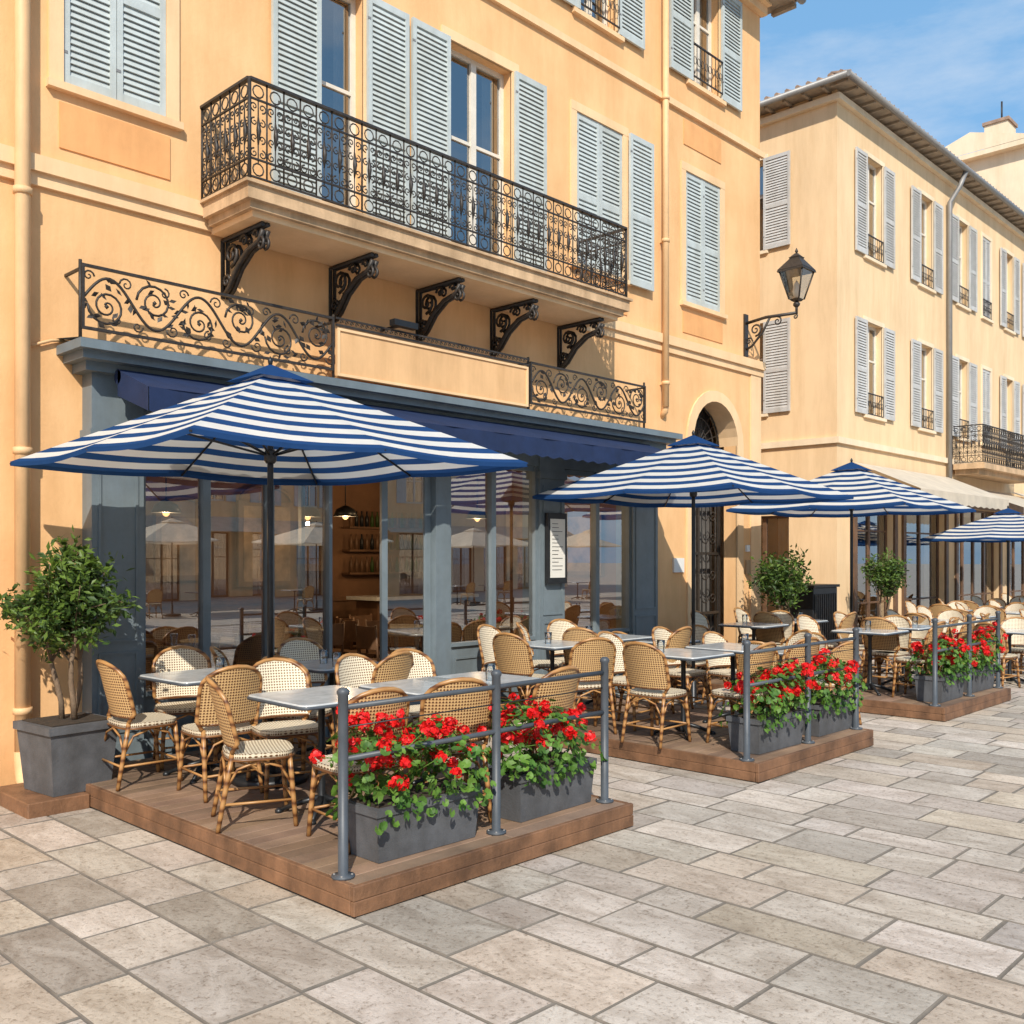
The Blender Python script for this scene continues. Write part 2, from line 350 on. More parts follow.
# ------------------------------------------------------------------ ground
g=MB(); g.poly([(-300,-300,-.02),(300,-300,-.02),(300,300,-.02),(-300,300,-.02)],'grout'); g.build('ground')
pv=MB(); pv.poly([(-5.1,-7.6,-.006),(34.2,-7.6,-.006),(34.2,9.2,-.006),(-5.1,9.2,-.006)],'joint')
x=-5.0; random.seed(5)
while x<34:
    w=random.choice([.30,.34,.38,.40,.44]); y=-7+U(-.5,0)
    while y<8.6:
        l=random.choice([.36,.48,.58,.66,.72,.82]); gx=.0045
        base=random.choice([(.56,.50,.435),(.50,.445,.385),(.60,.54,.475),(.54,.485,.425),(.42,.375,.325),(.56,.485,.395),(.50,.43,.345),(.59,.53,.46),(.47,.425,.375)])
        k=U(.90,1.10); c=tuple(q*k*U(.985,1.015) for q in base)
        j=[U(-.003,.003) for _ in range(4)]
        a,b,cc,d=x+gx+j[0],x+w-gx+j[1],y+gx+j[2],y+l-gx+j[3]; e=.006
        o=[pv.vert(p) for p in ((a,cc,-.0055),(b,cc,-.0055),(b,d,-.0055),(a,d,-.0055))]
        t=[pv.vert(p) for p in ((a+e,cc+e,U(-.002,.001)),(b-e,cc+e,U(-.002,.001)),(b-e,d-e,U(-.002,.001)),(a+e,d-e,U(-.002,.001)))]
        dc=tuple(q*.72 for q in c)
        pv.face(t,'paving',False,None,c)
        for m_ in range(4): pv.face([o[m_],o[(m_+1)%4],t[(m_+1)%4],t[m_]],'joint')
        y+=l
    x+=w
pv.build('stone_pavement')

# ------------------------------------------------------------------ main building (cafe_building)
WY=7.8
B1=empty('cafe_building')
walls=MB(); walls.M=place(0,WY,0)
ops=[(3.05,3.9,5.45,7.35),(5.45,5.97,4.8,7.37),(7.12,8.1,4.8,7.37),(9.26,10.2,5.4,7.3),(11.66,12.58,5.38,7.25),
     (9.3,10.05,8.55,10.2),(11.8,12.54,8.55,10.2),(7.15,8.05,8.55,10.2),(5.25,6.1,8.55,10.2),(3.05,3.9,8.55,10.2),
     (.2,1.05,5.45,7.35),(-2.8,-1.95,5.45,7.35),(.2,1.05,8.55,10.2),(-2.8,-1.95,8.55,10.2),(-2.9,-1.7,0,2.6),
     (3.2,10.75,0,3.3),(11.85,13.05,0,4.06,'arch')]
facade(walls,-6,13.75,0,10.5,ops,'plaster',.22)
cx,hw,zs,zt=12.45,.6,3.46,4.06
na=14
arc=[(cx+hw*math.cos(math.pi*i/na),zs+hw*math.sin(math.pi*i/na)) for i in range(na+1)]
for i in range(na):
    (xa,za),(xb,zb)=arc[i],arc[i+1]
    walls.poly([(xa,0,za),(xa,0,zt),(xb,0,zt),(xb,0,zb)],'plaster')
    walls.poly([(xa,0,za),(xb,0,zb),(xb,.35,zb),(xa,.35,za)],'plaster_band',True)
for i in range(na):
    a0,a1=math.pi*i/na,math.pi*(i+1)/na
    q=lambda a,r,y:(cx+r*math.cos(a),y,zs+r*math.sin(a))
    walls.poly([q(a0,.6,-.03),q(a0,.76,-.03),q(a1,.76,-.03),q(a1,.6,-.03)],'plaster_band')
    walls.poly([q(a0,.76,-.03),q(a0,.76,0),q(a1,.76,0),q(a1,.76,-.03)],'plaster_band',True)
    walls.poly([q(a0,.6,-.03),q(a1,.6,-.03),q(a1,.6,0),q(a0,.6,0)],'plaster_band',True)
walls.box(11.69,11.85,-.03,.01,0,zs,'plaster_band'); walls.box(13.05,13.21,-.03,.01,0,zs,'plaster_band')
walls.poly([(13.75,0,0),(13.75,12,0),(13.75,12,10.5),(13.75,0,10.5)],'plaster')
walls.poly([(-6,0,0),(-6,0,10.5),(-6,12,10.5),(-6,12,0)],'plaster'); walls.poly([(-6,12,0),(13.75,12,0),(13.75,12,10.5),(-6,12,10.5)],'plaster')
a,b=-6,13.81
walls.box(a,b,-.07,.0,4.70,4.825,'plaster_band'); walls.box(a,b,-.035,.0,4.60,4.70,'plaster_band')
walls.box(a,b,-.05,.0,8.05,8.14,'plaster_band')
walls.box(a,b,-.10,.0,10.28,10.40,'plaster_band'); walls.box(a,b,-.18,.0,10.40,10.498,'plaster_band')
walls.box(13.45,13.753,-.02,.3,0,4.6,'plaster_band')
for o in ops[:15]:
    surround(walls,*o[:4],'plaster_band',sill=(o[2]>5))
walls.box(3.02,3.93,-.012,.0,4.95,5.31,'plaster_panel')
walls.box(9.2,10.3,-.012,.0,4.95,5.25,'plaster_panel'); walls.box(11.6,12.64,-.012,.0,4.95,5.25,'plaster_panel')
for a in (3.0,11.62): walls.box(a,a+.98,-.012,0,7.62,7.98,'plaster_panel')
walls.build('walls',B1)

rf=MB()
rf.box(-6.4,14.15,WY-.42,WY+12.4,10.5,10.56,'eave')
for i in range(52): rf.box(-6.3+i*.4,-6.22+i*.4,WY-.40,WY,10.43,10.498,'eave')
z=10.565; e=WY-.46; f=WY+12.4; mx=WY+6
rf.poly([(-6.4,e,z),(14.2,e,z),(9,mx,z+2.3),(-6.4,mx,z+2.3)],'roof'); rf.poly([(14.2,e,z),(14.2,f,z),(9,mx,z+2.3)],'roof')
rf.poly([(-6.4,mx,z+2.3),(9,mx,z+2.3),(14.2,f,z),(-6.4,f,z)],'roof')
for i in range(92): rf.tube([(-6.3+i*.22,WY-.5,10.6),(-6.3+i*.22,WY-.2,10.70)],.06,'roof',6)
rf.build('roof',B1)

sh=MB(); sh.M=place(0,WY,0)
wd=MB(); wd.M=place(0,WY,0)
def closed(a,b,c,d,mat='shutter',s=sh,w=wd):
    m=(a+b)/2; shutter(s,a+.004,m-.003,c+.004,d-.004,.03,mat); shutter(s,m+.003,b-.004,c+.004,d-.004,.03,mat)
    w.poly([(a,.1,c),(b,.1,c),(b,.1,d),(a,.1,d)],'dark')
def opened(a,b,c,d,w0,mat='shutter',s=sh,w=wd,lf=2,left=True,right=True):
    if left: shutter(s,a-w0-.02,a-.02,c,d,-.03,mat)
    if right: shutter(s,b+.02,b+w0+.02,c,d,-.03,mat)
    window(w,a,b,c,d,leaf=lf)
closed(3.05,3.9,5.45,7.35)
opened(5.45,5.97,4.82,7.37,.53,lf=1); opened(7.12,8.1,4.82,7.37,.53)
closed(9.26,10.2,5.4,7.3); shutter(sh,10.28,10.80,5.35,7.33,-.05)
closed(11.66,12.58,5.38,7.25)
for a,b in ((9.3,10.05),(11.8,12.54),(7.15,8.05),(5.25,6.1)):
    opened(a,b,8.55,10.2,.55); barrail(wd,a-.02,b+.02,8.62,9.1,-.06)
closed(3.05,3.9,8.55,10.2)
for a in (.2,-2.8): closed(a,a+.85,5.45,7.35); closed(a,a+.85,8.55,10.2)
closed(-2.9,-1.7,0,2.6,'wood')
sh.build('shutters',B1); wd.build('windows',B1)

dp=MB()
def pipe(mb,x,z0,z1,y=WY-.09,r=.055,mat='pipe'):
    mb.tube([(x,y,z0),(x,y,z1)],r,mat,12)
    z=z0+.3
    while z<z1: mb.tube([(x,y,z),(x,y,z+.05)],r*1.22,mat,12); mb.box(x-.02,x+.02,y,WY,z+.01,z+.04,mat); z+=1.95
pipe(dp,2.72,.28,10.45,r=.056); dp.tube([(2.72,WY-.09,.3),(2.72,WY-.10,.18),(2.71,WY-.16,.1),(2.70,WY-.26,.05)],.062,'pipe',10)
pipe(dp,11.06,3.82,10.45,r=.045); dp.tube([(11.06,WY-.09,3.86),(11.1,WY-.05,3.76),(11.1,WY+.02,3.7)],.045,'pipe',10)
dp.tube([(-6,WY-.5,10.52),(14.2,WY-.5,10.52)],.065,'zinc',8)
dp.tube([(3.05,WY-.02,3.45),(2.95,WY-.03,3.43),(2.78,WY-.03,3.36)],.012,'pipe',6)
dp.build('downpipes',B1)

# balcony
bc=MB(); BX0,BX1,BY=4.23,9.27,7.03
bc.box(BX0-.03,BX1+.03,BY-.03,WY-.071,4.68,4.80,'stonetrim'); bc.box(BX0+.02,BX1-.02,BY+.02,WY-.071,4.62,4.68,'stonetrim')
bc.box(BX0+.07,BX1-.07,BY+.07,WY-.036,4.57,4.62,'plaster_band')
bc.box(BX0-.06,BX1+.06,BY-.06,WY-.072,4.80,4.825,'stonetrim')
def bay(mb,x,w,h):
    y=0; cx=x+w/2
    mb.tube([(x,y,0),(x,y,h)],.009,'iron',4)
    for zc in (.075,h-.075):
        mb.tube([(cx+.05*math.cos(a*math.pi/5),y,zc+.05*math.sin(a*math.pi/5)) for a in range(10)],.007,'iron',4,True)
    zm=h/2
    for sx in (-1,1):
        for sz in (-1,1):
            spiral(mb,cx+sx*w*.24,zm+sz*.19,w*.24,1.3,math.pi/2*(-sz) , sx*sz,.0075,n=13)
            spiral(mb,cx+sx*w*.22,zm+sz*.065,w*.22,1.2,math.pi/2*sz,-sx*sz,.007,n=12)
    mb.tube([(cx,y,.12),(cx,y,zm-.10)],.0065,'iron',4); mb.tube([(cx,y,zm+.10),(cx,y,h-.12)],.0065,'iron',4)
    mb.tube([(cx,y,zm-.12),(cx,y-.012,zm),(cx,y,zm+.12)],[.006,.022,.006],'iron',5)
def railing(mb,L_,h):
    n=round(L_/.165); w=L_/n
    for i in range(n): bay(mb,i*w,w,h)
    mb.tube([(L_,0,0),(L_,0,h)],.012,'iron',4)
    mb.box(0,L_,-.022,.022,h,h+.022,'iron')
    for z in (0,.15,h-.15): mb.box(0,L_,-.009,.009,z,z+.014,'iron')
H=.79; zb=4.86
bc.M=place(BX0,BY,zb); railing(bc,BX1-BX0,H)
bc.M=place(BX0,BY,zb,math.pi/2); railing(bc,WY-BY,H)
bc.M=place(BX1,BY,zb,math.pi/2); railing(bc,WY-BY,H)
bc.M=Matrix.Identity(4)
for x in (BX0,BX1):
    bc.tube([(x,BY,4.8),(x,BY,zb+H+.02)],.018,'iron',6)
for bx in (4.45,5.6,6.7,7.8,8.95):
    for dx in (-.025,.025):
        bc.M=place(bx+dx,WY,0,-math.pi/2)
        bc.tube([(0,0,4.04),(0,0,4.55),(.66,0,4.55)],.022,'iron',5)
        bc.tube([(0.03,0,4.06),(.12,0,4.12),(.25,0,4.27),(.42,0,4.38),(.60,0,4.42),(.66,0,4.50)],.023,'iron',5)
        spiral(bc,.15,4.40,.11,1.5,-math.pi/2,1,.020,n=16); spiral(bc,.36,4.475,.06,1.3,math.pi,-1,.017,n=12)
        spiral(bc,.55,4.485,.045,1.2,math.pi,-1,.015,n=12); spiral(bc,.07,4.18,.06,1.3,0,1,.018,n=12)
        spiral(bc,.62,4.39,.06,1.2,math.pi/2,-1,.017,n=12)
bc.M=Matrix.Identity(4)
bc.build('balcony',B1)

sp_=MB()
def vine(mb,x0,x1,z0,z1,y):
    Lx=x1-x0; Hh=z1-z0; mb.M=place(x0,y,z0)
    for a,b,c,d in ((0,Lx,0,.022),(0,Lx,Hh-.022,Hh),(0,.022,.022,Hh-.022),(Lx-.022,Lx,.022,Hh-.022)): mb.box(a,b,-.012,.012,c,d,'iron')
    n=max(2,round(Lx/.40)); p=Lx/n; random.seed(3)
    pts=[(.02+(Lx-.04)*i/80,0,Hh/2+Hh*.34*math.sin(math.pi*(i/80)*n)) for i in range(81)]
    mb.tube(pts,.012,'iron',5)
    for i in range(n):
        s=1 if i%2==0 else -1; xc=(i+.5)*p; zc=Hh/2-s*Hh*.10
        spiral(mb,xc,zc,Hh*.30,1.9,math.pi,s,.011,n=30); spiral(mb,xc+p*.40,Hh/2+s*Hh*.30,Hh*.11,1.3,math.pi,-s,.008,n=14)
        spiral(mb,xc-p*.36,Hh/2+s*Hh*.33,Hh*.09,1.3,0,s,.008,n=14)
        spiral(mb,xc+p*.22,zc-s*Hh*.18,Hh*.09,1.2,math.pi/2,s,.008,n=12)
        for k in range(16):
            a=U(0,6.3); r=Hh*U(.15,.42); lx,lz=xc+r*math.cos(a),min(max(zc+r*math.sin(a),.05),Hh-.05); q=U(0,6.3); l=.036
            mb.poly([(lx-l*math.cos(q),-.006,lz-l*math.sin(q)),(lx+l*.5*math.sin(q),-.014,lz-l*.5*math.cos(q)),(lx+l*math.cos(q),-.006,lz+l*math.sin(q)),(lx-l*.5*math.sin(q),.008,lz+l*.5*math.cos(q))],'iron')
        mb.lathe(xc,0,[(.001,zc-.02),(.02,zc),(.001,zc+.02)],'iron',6)
    mb.M=Matrix.Identity(4)
PY=7.5
vine(sp_,3.07,5.40,3.50,4.00,PY); vine(sp_,8.10,10.30,3.50,3.98,PY)
sp_.box(5.44,8.06,PY,PY+.03,3.46,3.91,'signcream')
for q in ((5.44,8.06,3.46,3.485),(5.44,8.06,3.885,3.91),(5.44,5.465,3.486,3.884),(8.035,8.06,3.486,3.884)): sp_.box(q[0],q[1],PY-.014,PY,q[2],q[3],'plaster_band')
sp_.box(5.42,8.08,PY-.012,PY-.001,3.925,3.945,'iron'); sp_.box(5.42,8.08,PY-.012,PY-.001,3.99,4.008,'iron')
for i in range(44):
    x=5.45+i*.0598; spiral(sp_,x+.03,3.967,.022,.95,0,1,.0065,n=7,y=PY-.008)
for x in (3.07,5.41,8.09,10.30): sp_.tube([(x,PY+.02,3.42),(x,PY+.02,4.03)],.014,'iron',6); sp_.box(x-.01,x+.01,PY+.02,WY,3.95,3.97,'iron')
sp_.box(6.05,6.35,PY-.10,PY-.02,4.03,4.09,'darkmetal'); sp_.box(6.18,6.22,PY-.02,WY,4.05,4.07,'darkmetal')
sp_.build('wrought_iron_signboard',B1)

# storefront
sf=MB(); Y0=7.62
def pil(a,b):
    sf.box(a,b,Y0,WY+.1,.0,3.28,'slate'); sf.box(a-.02,b+.02,Y0-.02,WY,0,.28,'slate'); sf.box(a-.02,b+.02,Y0-.025,WY,2.68,2.76,'slate')
    for z0,z1 in ((.36,1.0),(1.08,2.6)):
        for p in ((a+.05,a+.07,z0,z1),(b-.07,b-.05,z0,z1),(a+.07,b-.07,z0,z0+.02),(a+.07,b-.07,z1-.02,z1)): sf.box(p[0],p[1],Y0-.012,Y0,p[2],p[3],'slate')
pil(3.2,3.62); pil(8.40,8.84); pil(10.2,10.75)
sf.box(3.23,10.72,Y0+.03,WY+.08,2.822,3.277,'slate')
sf.box(3.12,10.83,Y0-.08,WY-.003,3.20,3.27,'slate'); sf.box(3.05,10.88,Y0-.20,WY-.002,3.27,3.33,'slate'); sf.box(3.00,10.92,Y0-.28,WY-.001,3.33,3.40,'slate')
sf.poly([(3.0,Y0-.28,3.402),(10.92,Y0-.28,3.402),(10.92,WY-.001,3.46),(3.0,WY-.001,3.46)],'zinc')
def glaz(a,b,mull,y=7.68,z0=.86,z1=2.82,base=True):
    ed=[a]+[m for m in mull]+[b]
    for k,e in enumerate(ed):
        w=.035; sf.box(max(a,e-w),min(b,e+w),y-.02,y+.06,0 if base else z0,z1,'slate')
    for p,q in zip(ed[:-1],ed[1:]):
        p+=.035; q-=.035
        sf.box(p,q,y,y+.05,z1-.06,z1,'slate')
        if base:
            sf.box(p,q,y,y+.05,0,z0,'slate')
            for r in ((p+.06,p+.08,.14,z0-.12),(q-.08,q-.06,.14,z0-.12),(p+.08,q-.08,.14,.16),(p+.08,q-.08,z0-.14,z0-.12)): sf.box(r[0],r[1],y-.014,y,r[2],r[3],'slate')
            sf.box(p,q,y-.03,y+.05,z0,z0+.04,'slate')
        # each pane sits very slightly out of true
        t1,t2=U(-.004,.004),U(-.004,.004)
        sf.poly([(p,y+.03+t1,z0+.04),(q,y+.03-t1,z0+.04),(q,y+.03-t1+t2,z1-.06),(p,y+.03+t1+t2,z1-.06)],'shopglass')
glaz(3.62,5.5,(4.20,4.83),z0=.62); glaz(7.0,8.40,(7.68,),z0=.80); glaz(8.84,10.2,(9.52,),z0=.80)
sf.box(6.80,7.0,Y0+.02,7.78,0,2.82,'slate')
def leaf(x,y,ang,w=.62):
    sf.M=place(x,y,0,ang)
    for p in ((0,.07,0,2.72),(w-.07,w,0,2.72),(.07,w-.07,0,.7),(.07,w-.07,2.6,2.72)): sf.box(p[0],p[1],-.02,.02,p[2],p[3],'slate')
    sf.poly([(.07,0,.7),(w-.07,0,.7),(w-.07,0,2.6),(.07,0,2.6)],'shopglass'); sf.M=Matrix.Identity(4)
leaf(6.80,7.74,math.pi-.12,.6); leaf(5.53,7.76,math.radians(82))
sf.box(5.5,6.8,7.51,7.8,0,.13,'stonetrim')
sf.build('storefront',B1)

aw=MB()
ax0,ax1=3.35,10.35; n=36
aw.tube([(ax0,7.5,3.17),(ax1,7.5,3.17)],.06,'navy',10)
for i in range(n):
    a=ax0+(ax1-ax0)*i/n; b=ax0+(ax1-ax0)*(i+1)/n
    aw.poly([(a,7.5,3.225),(b,7.5,3.225),(b,6.98,3.03),(a,6.98,3.03)],'navy')
    wv=lambda t:6.98+.012*math.sin(t*9)
    aw.poly([(a,wv(a),3.03),(b,wv(b),3.03),(b,wv(b)-.005,2.85),((a+b)/2,wv(a),2.825),(a,wv(a)-.005,2.85)],'navy',True)
for x in (ax0,ax1): aw.poly([(x,7.5,3.225),(x,6.98,3.03),(x,6.98,2.85),(x,7.5,3.02)],'navy')
for x in (3.5,5.6,8.0,10.2): aw.tube([(x,7.55,3.05),(x,7.2,2.98),(x,7.0,3.02)],.018,'darkmetal',6)
aw.build('awning',B1)

mc=MB(); mc.box(8.46,8.80,7.55,7.598,1.45,2.28,'darkmetal'); mc.box(8.50,8.76,7.545,7.549,1.52,2.21,'white')
for i in range(13): mc.box(8.53,8.53+U(.1,.2),7.542,7.5445,2.15-i*.045,2.156-i*.045,'darkmetal')
mc.build('menu_board')

# interior
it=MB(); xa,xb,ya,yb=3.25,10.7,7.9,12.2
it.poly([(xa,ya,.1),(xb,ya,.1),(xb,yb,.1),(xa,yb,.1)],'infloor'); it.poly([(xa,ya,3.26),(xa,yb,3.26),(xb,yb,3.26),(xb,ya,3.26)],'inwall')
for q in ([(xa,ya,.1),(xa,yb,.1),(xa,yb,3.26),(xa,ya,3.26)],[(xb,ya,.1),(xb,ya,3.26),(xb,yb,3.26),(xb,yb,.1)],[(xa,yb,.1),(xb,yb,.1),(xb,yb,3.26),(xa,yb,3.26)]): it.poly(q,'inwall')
it.box(8.6,10.4,10.9,11.4,.1,1.15,'wood'); it.box(8.5,10.5,10.8,11.5,1.15,1.2,'marble')
it.box(xa+.01,xb-.01,12.15,12.19,.1,1.1,'wood'); it.box(xa+.01,xb-.01,12.12,12.189,1.1,1.16,'wood')
for z in (1.5,1.85,2.2):
    it.box(8.9,10.5,11.95,12.15,z,z+.03,'wood')
    for k in range(16): it.lathe(9.0+k*.1,12.05,[(.03,z+.03),(.03,z+.18),(.012,z+.22),(.012,z+.27)],random.choice(['wood','leafA','wood','darkmetal']),6)
for (x,z,w,h) in ((7.1,1.35,.9,1.2),(8.1,1.5,.5,.7),(5.9,1.45,.8,.9),(4.9,1.5,.6,.8),(3.9,1.5,.6,.8)):
    it.box(x,x+w,12.08,12.149,z,z+h,'wood'); it.box(x+.07,x+w-.07,12.07,12.079,z+.07,z+h-.07,'picture')
    it.tube([(x+w/2+(w/2-.03)*math.cos(math.pi*k/10),12.10,z+h+(w*.25)*math.sin(math.pi*k/10)) for k in range(11)],.03,'wood',5)
# pictures on the right side wall, seen through the doorway
for (y,z,w,h) in ((8.5,1.5,.7,.9),(9.6,1.45,.8,1.1)):
    it.box(xb-.06,xb-.01,y,y+w,z,z+h,'wood'); it.box(xb-.072,xb-.0605,y+.06,y+w-.06,z+.06,z+h-.06,'picture')
lamps=((5.0,10.0,2.25),(7.6,10.3,2.3),(9.3,9.6,2.3),(8.0,9.0,2.25))
for (x,y,z) in lamps:
    it.tube([(x,y,z+.1),(x,y,3.25)],.008,'darkmetal',4); it.lathe(x,y,[(.012,z-.05),(.035,z-.03),(.038,z+.01),(.02,z+.05)],'bulb',10)
    it.lathe(x,y,[(.16,z-.01),(.12,z+.08),(.03,z+.13)],'darkmetal',14)
    ld=bpy.data.lights.new('interior_fill_light','POINT'); ld.energy=30; ld.color=(1,.66,.34); ld.shadow_soft_size=.02  # point light added under each pendant to brighten the interior
    lo=bpy.data.objects.new('interior_fill_light',ld); scene.collection.objects.link(lo); lo.location=(x,y,z-.09); lo.parent=B1
for (x,y) in ((4.2,9.0),(5.4,9.7),(7.7,9.0),(9.3,9.0),(6.9,10.4),(4.4,10.8),(8.2,10.0)):
    it.lathe(x,y,[(.2,.1),(.2,.12),(.03,.14),(.03,.82),(.36,.83),(.36,.86)],'marble',14)
    for a in (0,math.pi/2,math.pi,-math.pi/2):
        it.M=place(x+.55*math.cos(a),y+.55*math.sin(a),.1,a-math.pi/2)
        it.box(-.2,.2,-.2,.2,.43,.46,'wood')
        for s1 in (-.18,.18):
            for s2 in (-.18,.18): it.tube([(s1,s2,0),(s1,s2,.43)],.016,'wood',5)
            it.tube([(s1,.18,.43),(s1,.22,.88)],.016,'wood',5)
        it.box(-.18,.18,.2,.22,.6,.86,'wood'); it.M=Matrix.Identity(4)
it.build('interior',B1)

# arch gate
ag=MB(); ag.M=Matrix.Translation((11.85,WY+.30,0))@Matrix.Diagonal((1.2,1,1,1))
ag.poly([(-.1,.25,0),(1.1,.25,0),(1.1,.25,4.1),(-.1,.25,4.1)],'gateback')
for x in (0,.48,.96): ag.box(x,x+.04,-.02,.02,0,3.44,'iron')
for z in (.02,.9,1.8,2.7,3.42): ag.box(0,1.0,-.018,.018,z,z+.04,'iron')
for i in range(1,10):
    x=i*.1; ag.tube([(x,0,0),(x,0,3.44)],.008,'iron',4)
for x0 in (.27,.73):
    for zc in (.35,.65,1.15,1.5,2.05,2.4,2.95,3.2):
        for s in (-1,1): spiral(ag,x0+s*.09,zc,.09,1.5,math.pi if s>0 else 0,s,.010,n=16,y=-.012)
for k in range(1,10):
    a=math.pi*k/10; ag.tube([(.5,0,3.46),(.5+.49*math.cos(a),0,3.46+.59*math.sin(a))],.010,'iron',4)
for rr in (.2,.34,.48): ag.tube([(.5+rr*math.cos(math.pi*k/14),0,3.46+rr*1.2*math.sin(math.pi*k/14)) for k in range(15)],.013,'iron',5)
ag.poly([(0,.1,.0),(1,.1,.0),(1,.1,.9),(0,.1,.9)],'darkmetal')
ag.build('iron_gate',B1)
pl=MB(); pl.box(11.35,11.6,WY-.03,WY,1.55,1.75,'ceramic'); pl.box(13.3,13.42,WY-.03,WY,1.5,1.72,'stonetrim'); pl.box(13.3,13.4,WY-.03,WY,1.85,1.95,'ceramic'); pl.build('wall_plaques',B1)

# street lamp
sl=MB(); lx,ly=13.3,WY-.86
sl.box(lx-.05,lx+.05,WY-.03,WY,4.85,5.50,'iron')
sl.M=place(lx,WY,0,-math.pi/2)
sl.tube([(0,0,5.36),(.35,0,5.40),(.86,0,5.38)],.024,'iron',6)
sl.tube([(0,0,4.95),(.12,0,5.0),(.30,0,5.18),(.42,0,5.38)],.02,'iron',6)
spiral(sl,.18,5.24,.10,1.6,-math.pi/2,1,.016,n=20); spiral(sl,.55,5.31,.07,1.4,math.pi/2,-1,.014,n=16); spiral(sl,.07,5.08,.06,1.3,0,1,.013,n=12); spiral(sl,.84,5.33,.04,1.3,math.pi/2,-1,.012,n=12)
sl.M=Matrix.Identity(4)
sl.tube([(lx,ly,5.36),(lx,ly,5.56)],.02,'iron',8); sl.lathe(lx,ly,[(.02,5.46),(.05,5.49),(.05,5.52),(.02,5.55)],'iron',10)
sl.frustum(lx,ly,.10,.10,5.55,.16,.16,5.58,'iron')
for a,b in ((-1,-1),(1,-1),(1,1),(-1,1)): sl.tube([(lx+a*.08,ly+b*.08,5.58),(lx+a*.18,ly+b*.18,5.98)],.012,'iron',5)
for (a,b),(c,d) in zip(((-1,-1),(1,-1),(1,1),(-1,1)),((1,-1),(1,1),(-1,1),(-1,-1))):
    sl.poly([(lx+a*.077,ly+b*.077,5.58),(lx+c*.077,ly+d*.077,5.58),(lx+c*.175,ly+d*.175,5.98),(lx+a*.175,ly+b*.175,5.98)],'clear')
sl.frustum(lx,ly,.42,.42,5.98,.40,.40,6.01,'iron'); sl.frustum(lx,ly,.41,.41,6.01,.15,.15,6.18,'iron')
sl.frustum(lx,ly,.15,.15,6.18,.17,.17,6.20,'iron'); sl.frustum(lx,ly,.15,.15,6.20,.04,.04,6.26,'iron'); sl.lathe(lx,ly,[(.01,6.26),(.025,6.29),(.004,6.34)],'iron',8)
sl.lathe(lx,ly,[(.04,5.6),(.06,5.70),(.04,5.8),(.005,5.86)],'ceramic',10)
sl.build('street_lamp')

# ------------------------------------------------------------------ decks, rails
def deck(name,x0,x1,y0,y1,h=.15,ext=None):
    d=MB(); y=y0+.035; bw=.118
    while y<y1-.02:
        e=min(y+bw,y1)
        cuts=sorted([x0+.035,x1-.035]+([U(x0+.6,x1-.5)] if R()<.7 else []))
        for a,b in zip(cuts[:-1],cuts[1:]):
            k=U(.75,1.25); c=(k*U(.97,1.03),k,k*U(.94,1.06)); d.bbox(a+.002,b-.002,y,e-.006,h-.022,h+U(-.001,.001),'deckw',.003,c)
        y+=bw
    d.box(x0+.04,x1-.04,y0+.04,y1,0,h-.03,'dark')
    d.bbox(x0,x1,y0,y0+.032,0.008,.078,'fascia',.004); d.bbox(x0,x1,y0+.002,y0+.034,.082,h+.002,'fascia',.004)
    d.bbox(x0,x0+.032,y0+.036,y1,0.008,.078,'fascia',.004); d.bbox(x0+.002,x0+.034,y0+.036,y1,.082,h+.002,'fascia',.004); d.bbox(x1-.032,x1,y0+.036,y1,0,h+.002,'fascia',.004)
    if ext: d.bbox(*ext,0,.10,'fascia',.006)
    return d.build(name)
deck('wooden_deck',2.87,5.12,3.82,7.5,ext=(2.45,2.865,6.85,7.55))
deck('wooden_deck',6.77,8.87,3.85,7.5); deck('wooden_deck',10.68,12.87,3.86,7.5)
def rail(xs,y=3.99):
    r=MB()
    for x in xs:
        r.lathe(x,y,[(.06,.15),(.06,.162),(.026,.167),(.026,1.06),(.032,1.07),(.032,1.085),(.018,1.10)],'rail',12)
        for k in range(4): a=math.pi/4+k*math.pi/2; r.lathe(x+.045*math.cos(a),y+.045*math.sin(a),[(.007,.161),(.007,.168),(.003,.17)],'zinc',6)
    for z in (1.0,.74): r.tube([(xs[0],y,z),(xs[-1],y,z)],.015,'rail',8)
    r.tube([(xs[0],y,.9),(xs[-1],y,.9)],.004,'darkmetal',5)
    r.build('metal_railing')
rail((2.93,4.02,5.03)); rail((6.83,7.85,8.80)); rail((10.75,11.8,12.8))

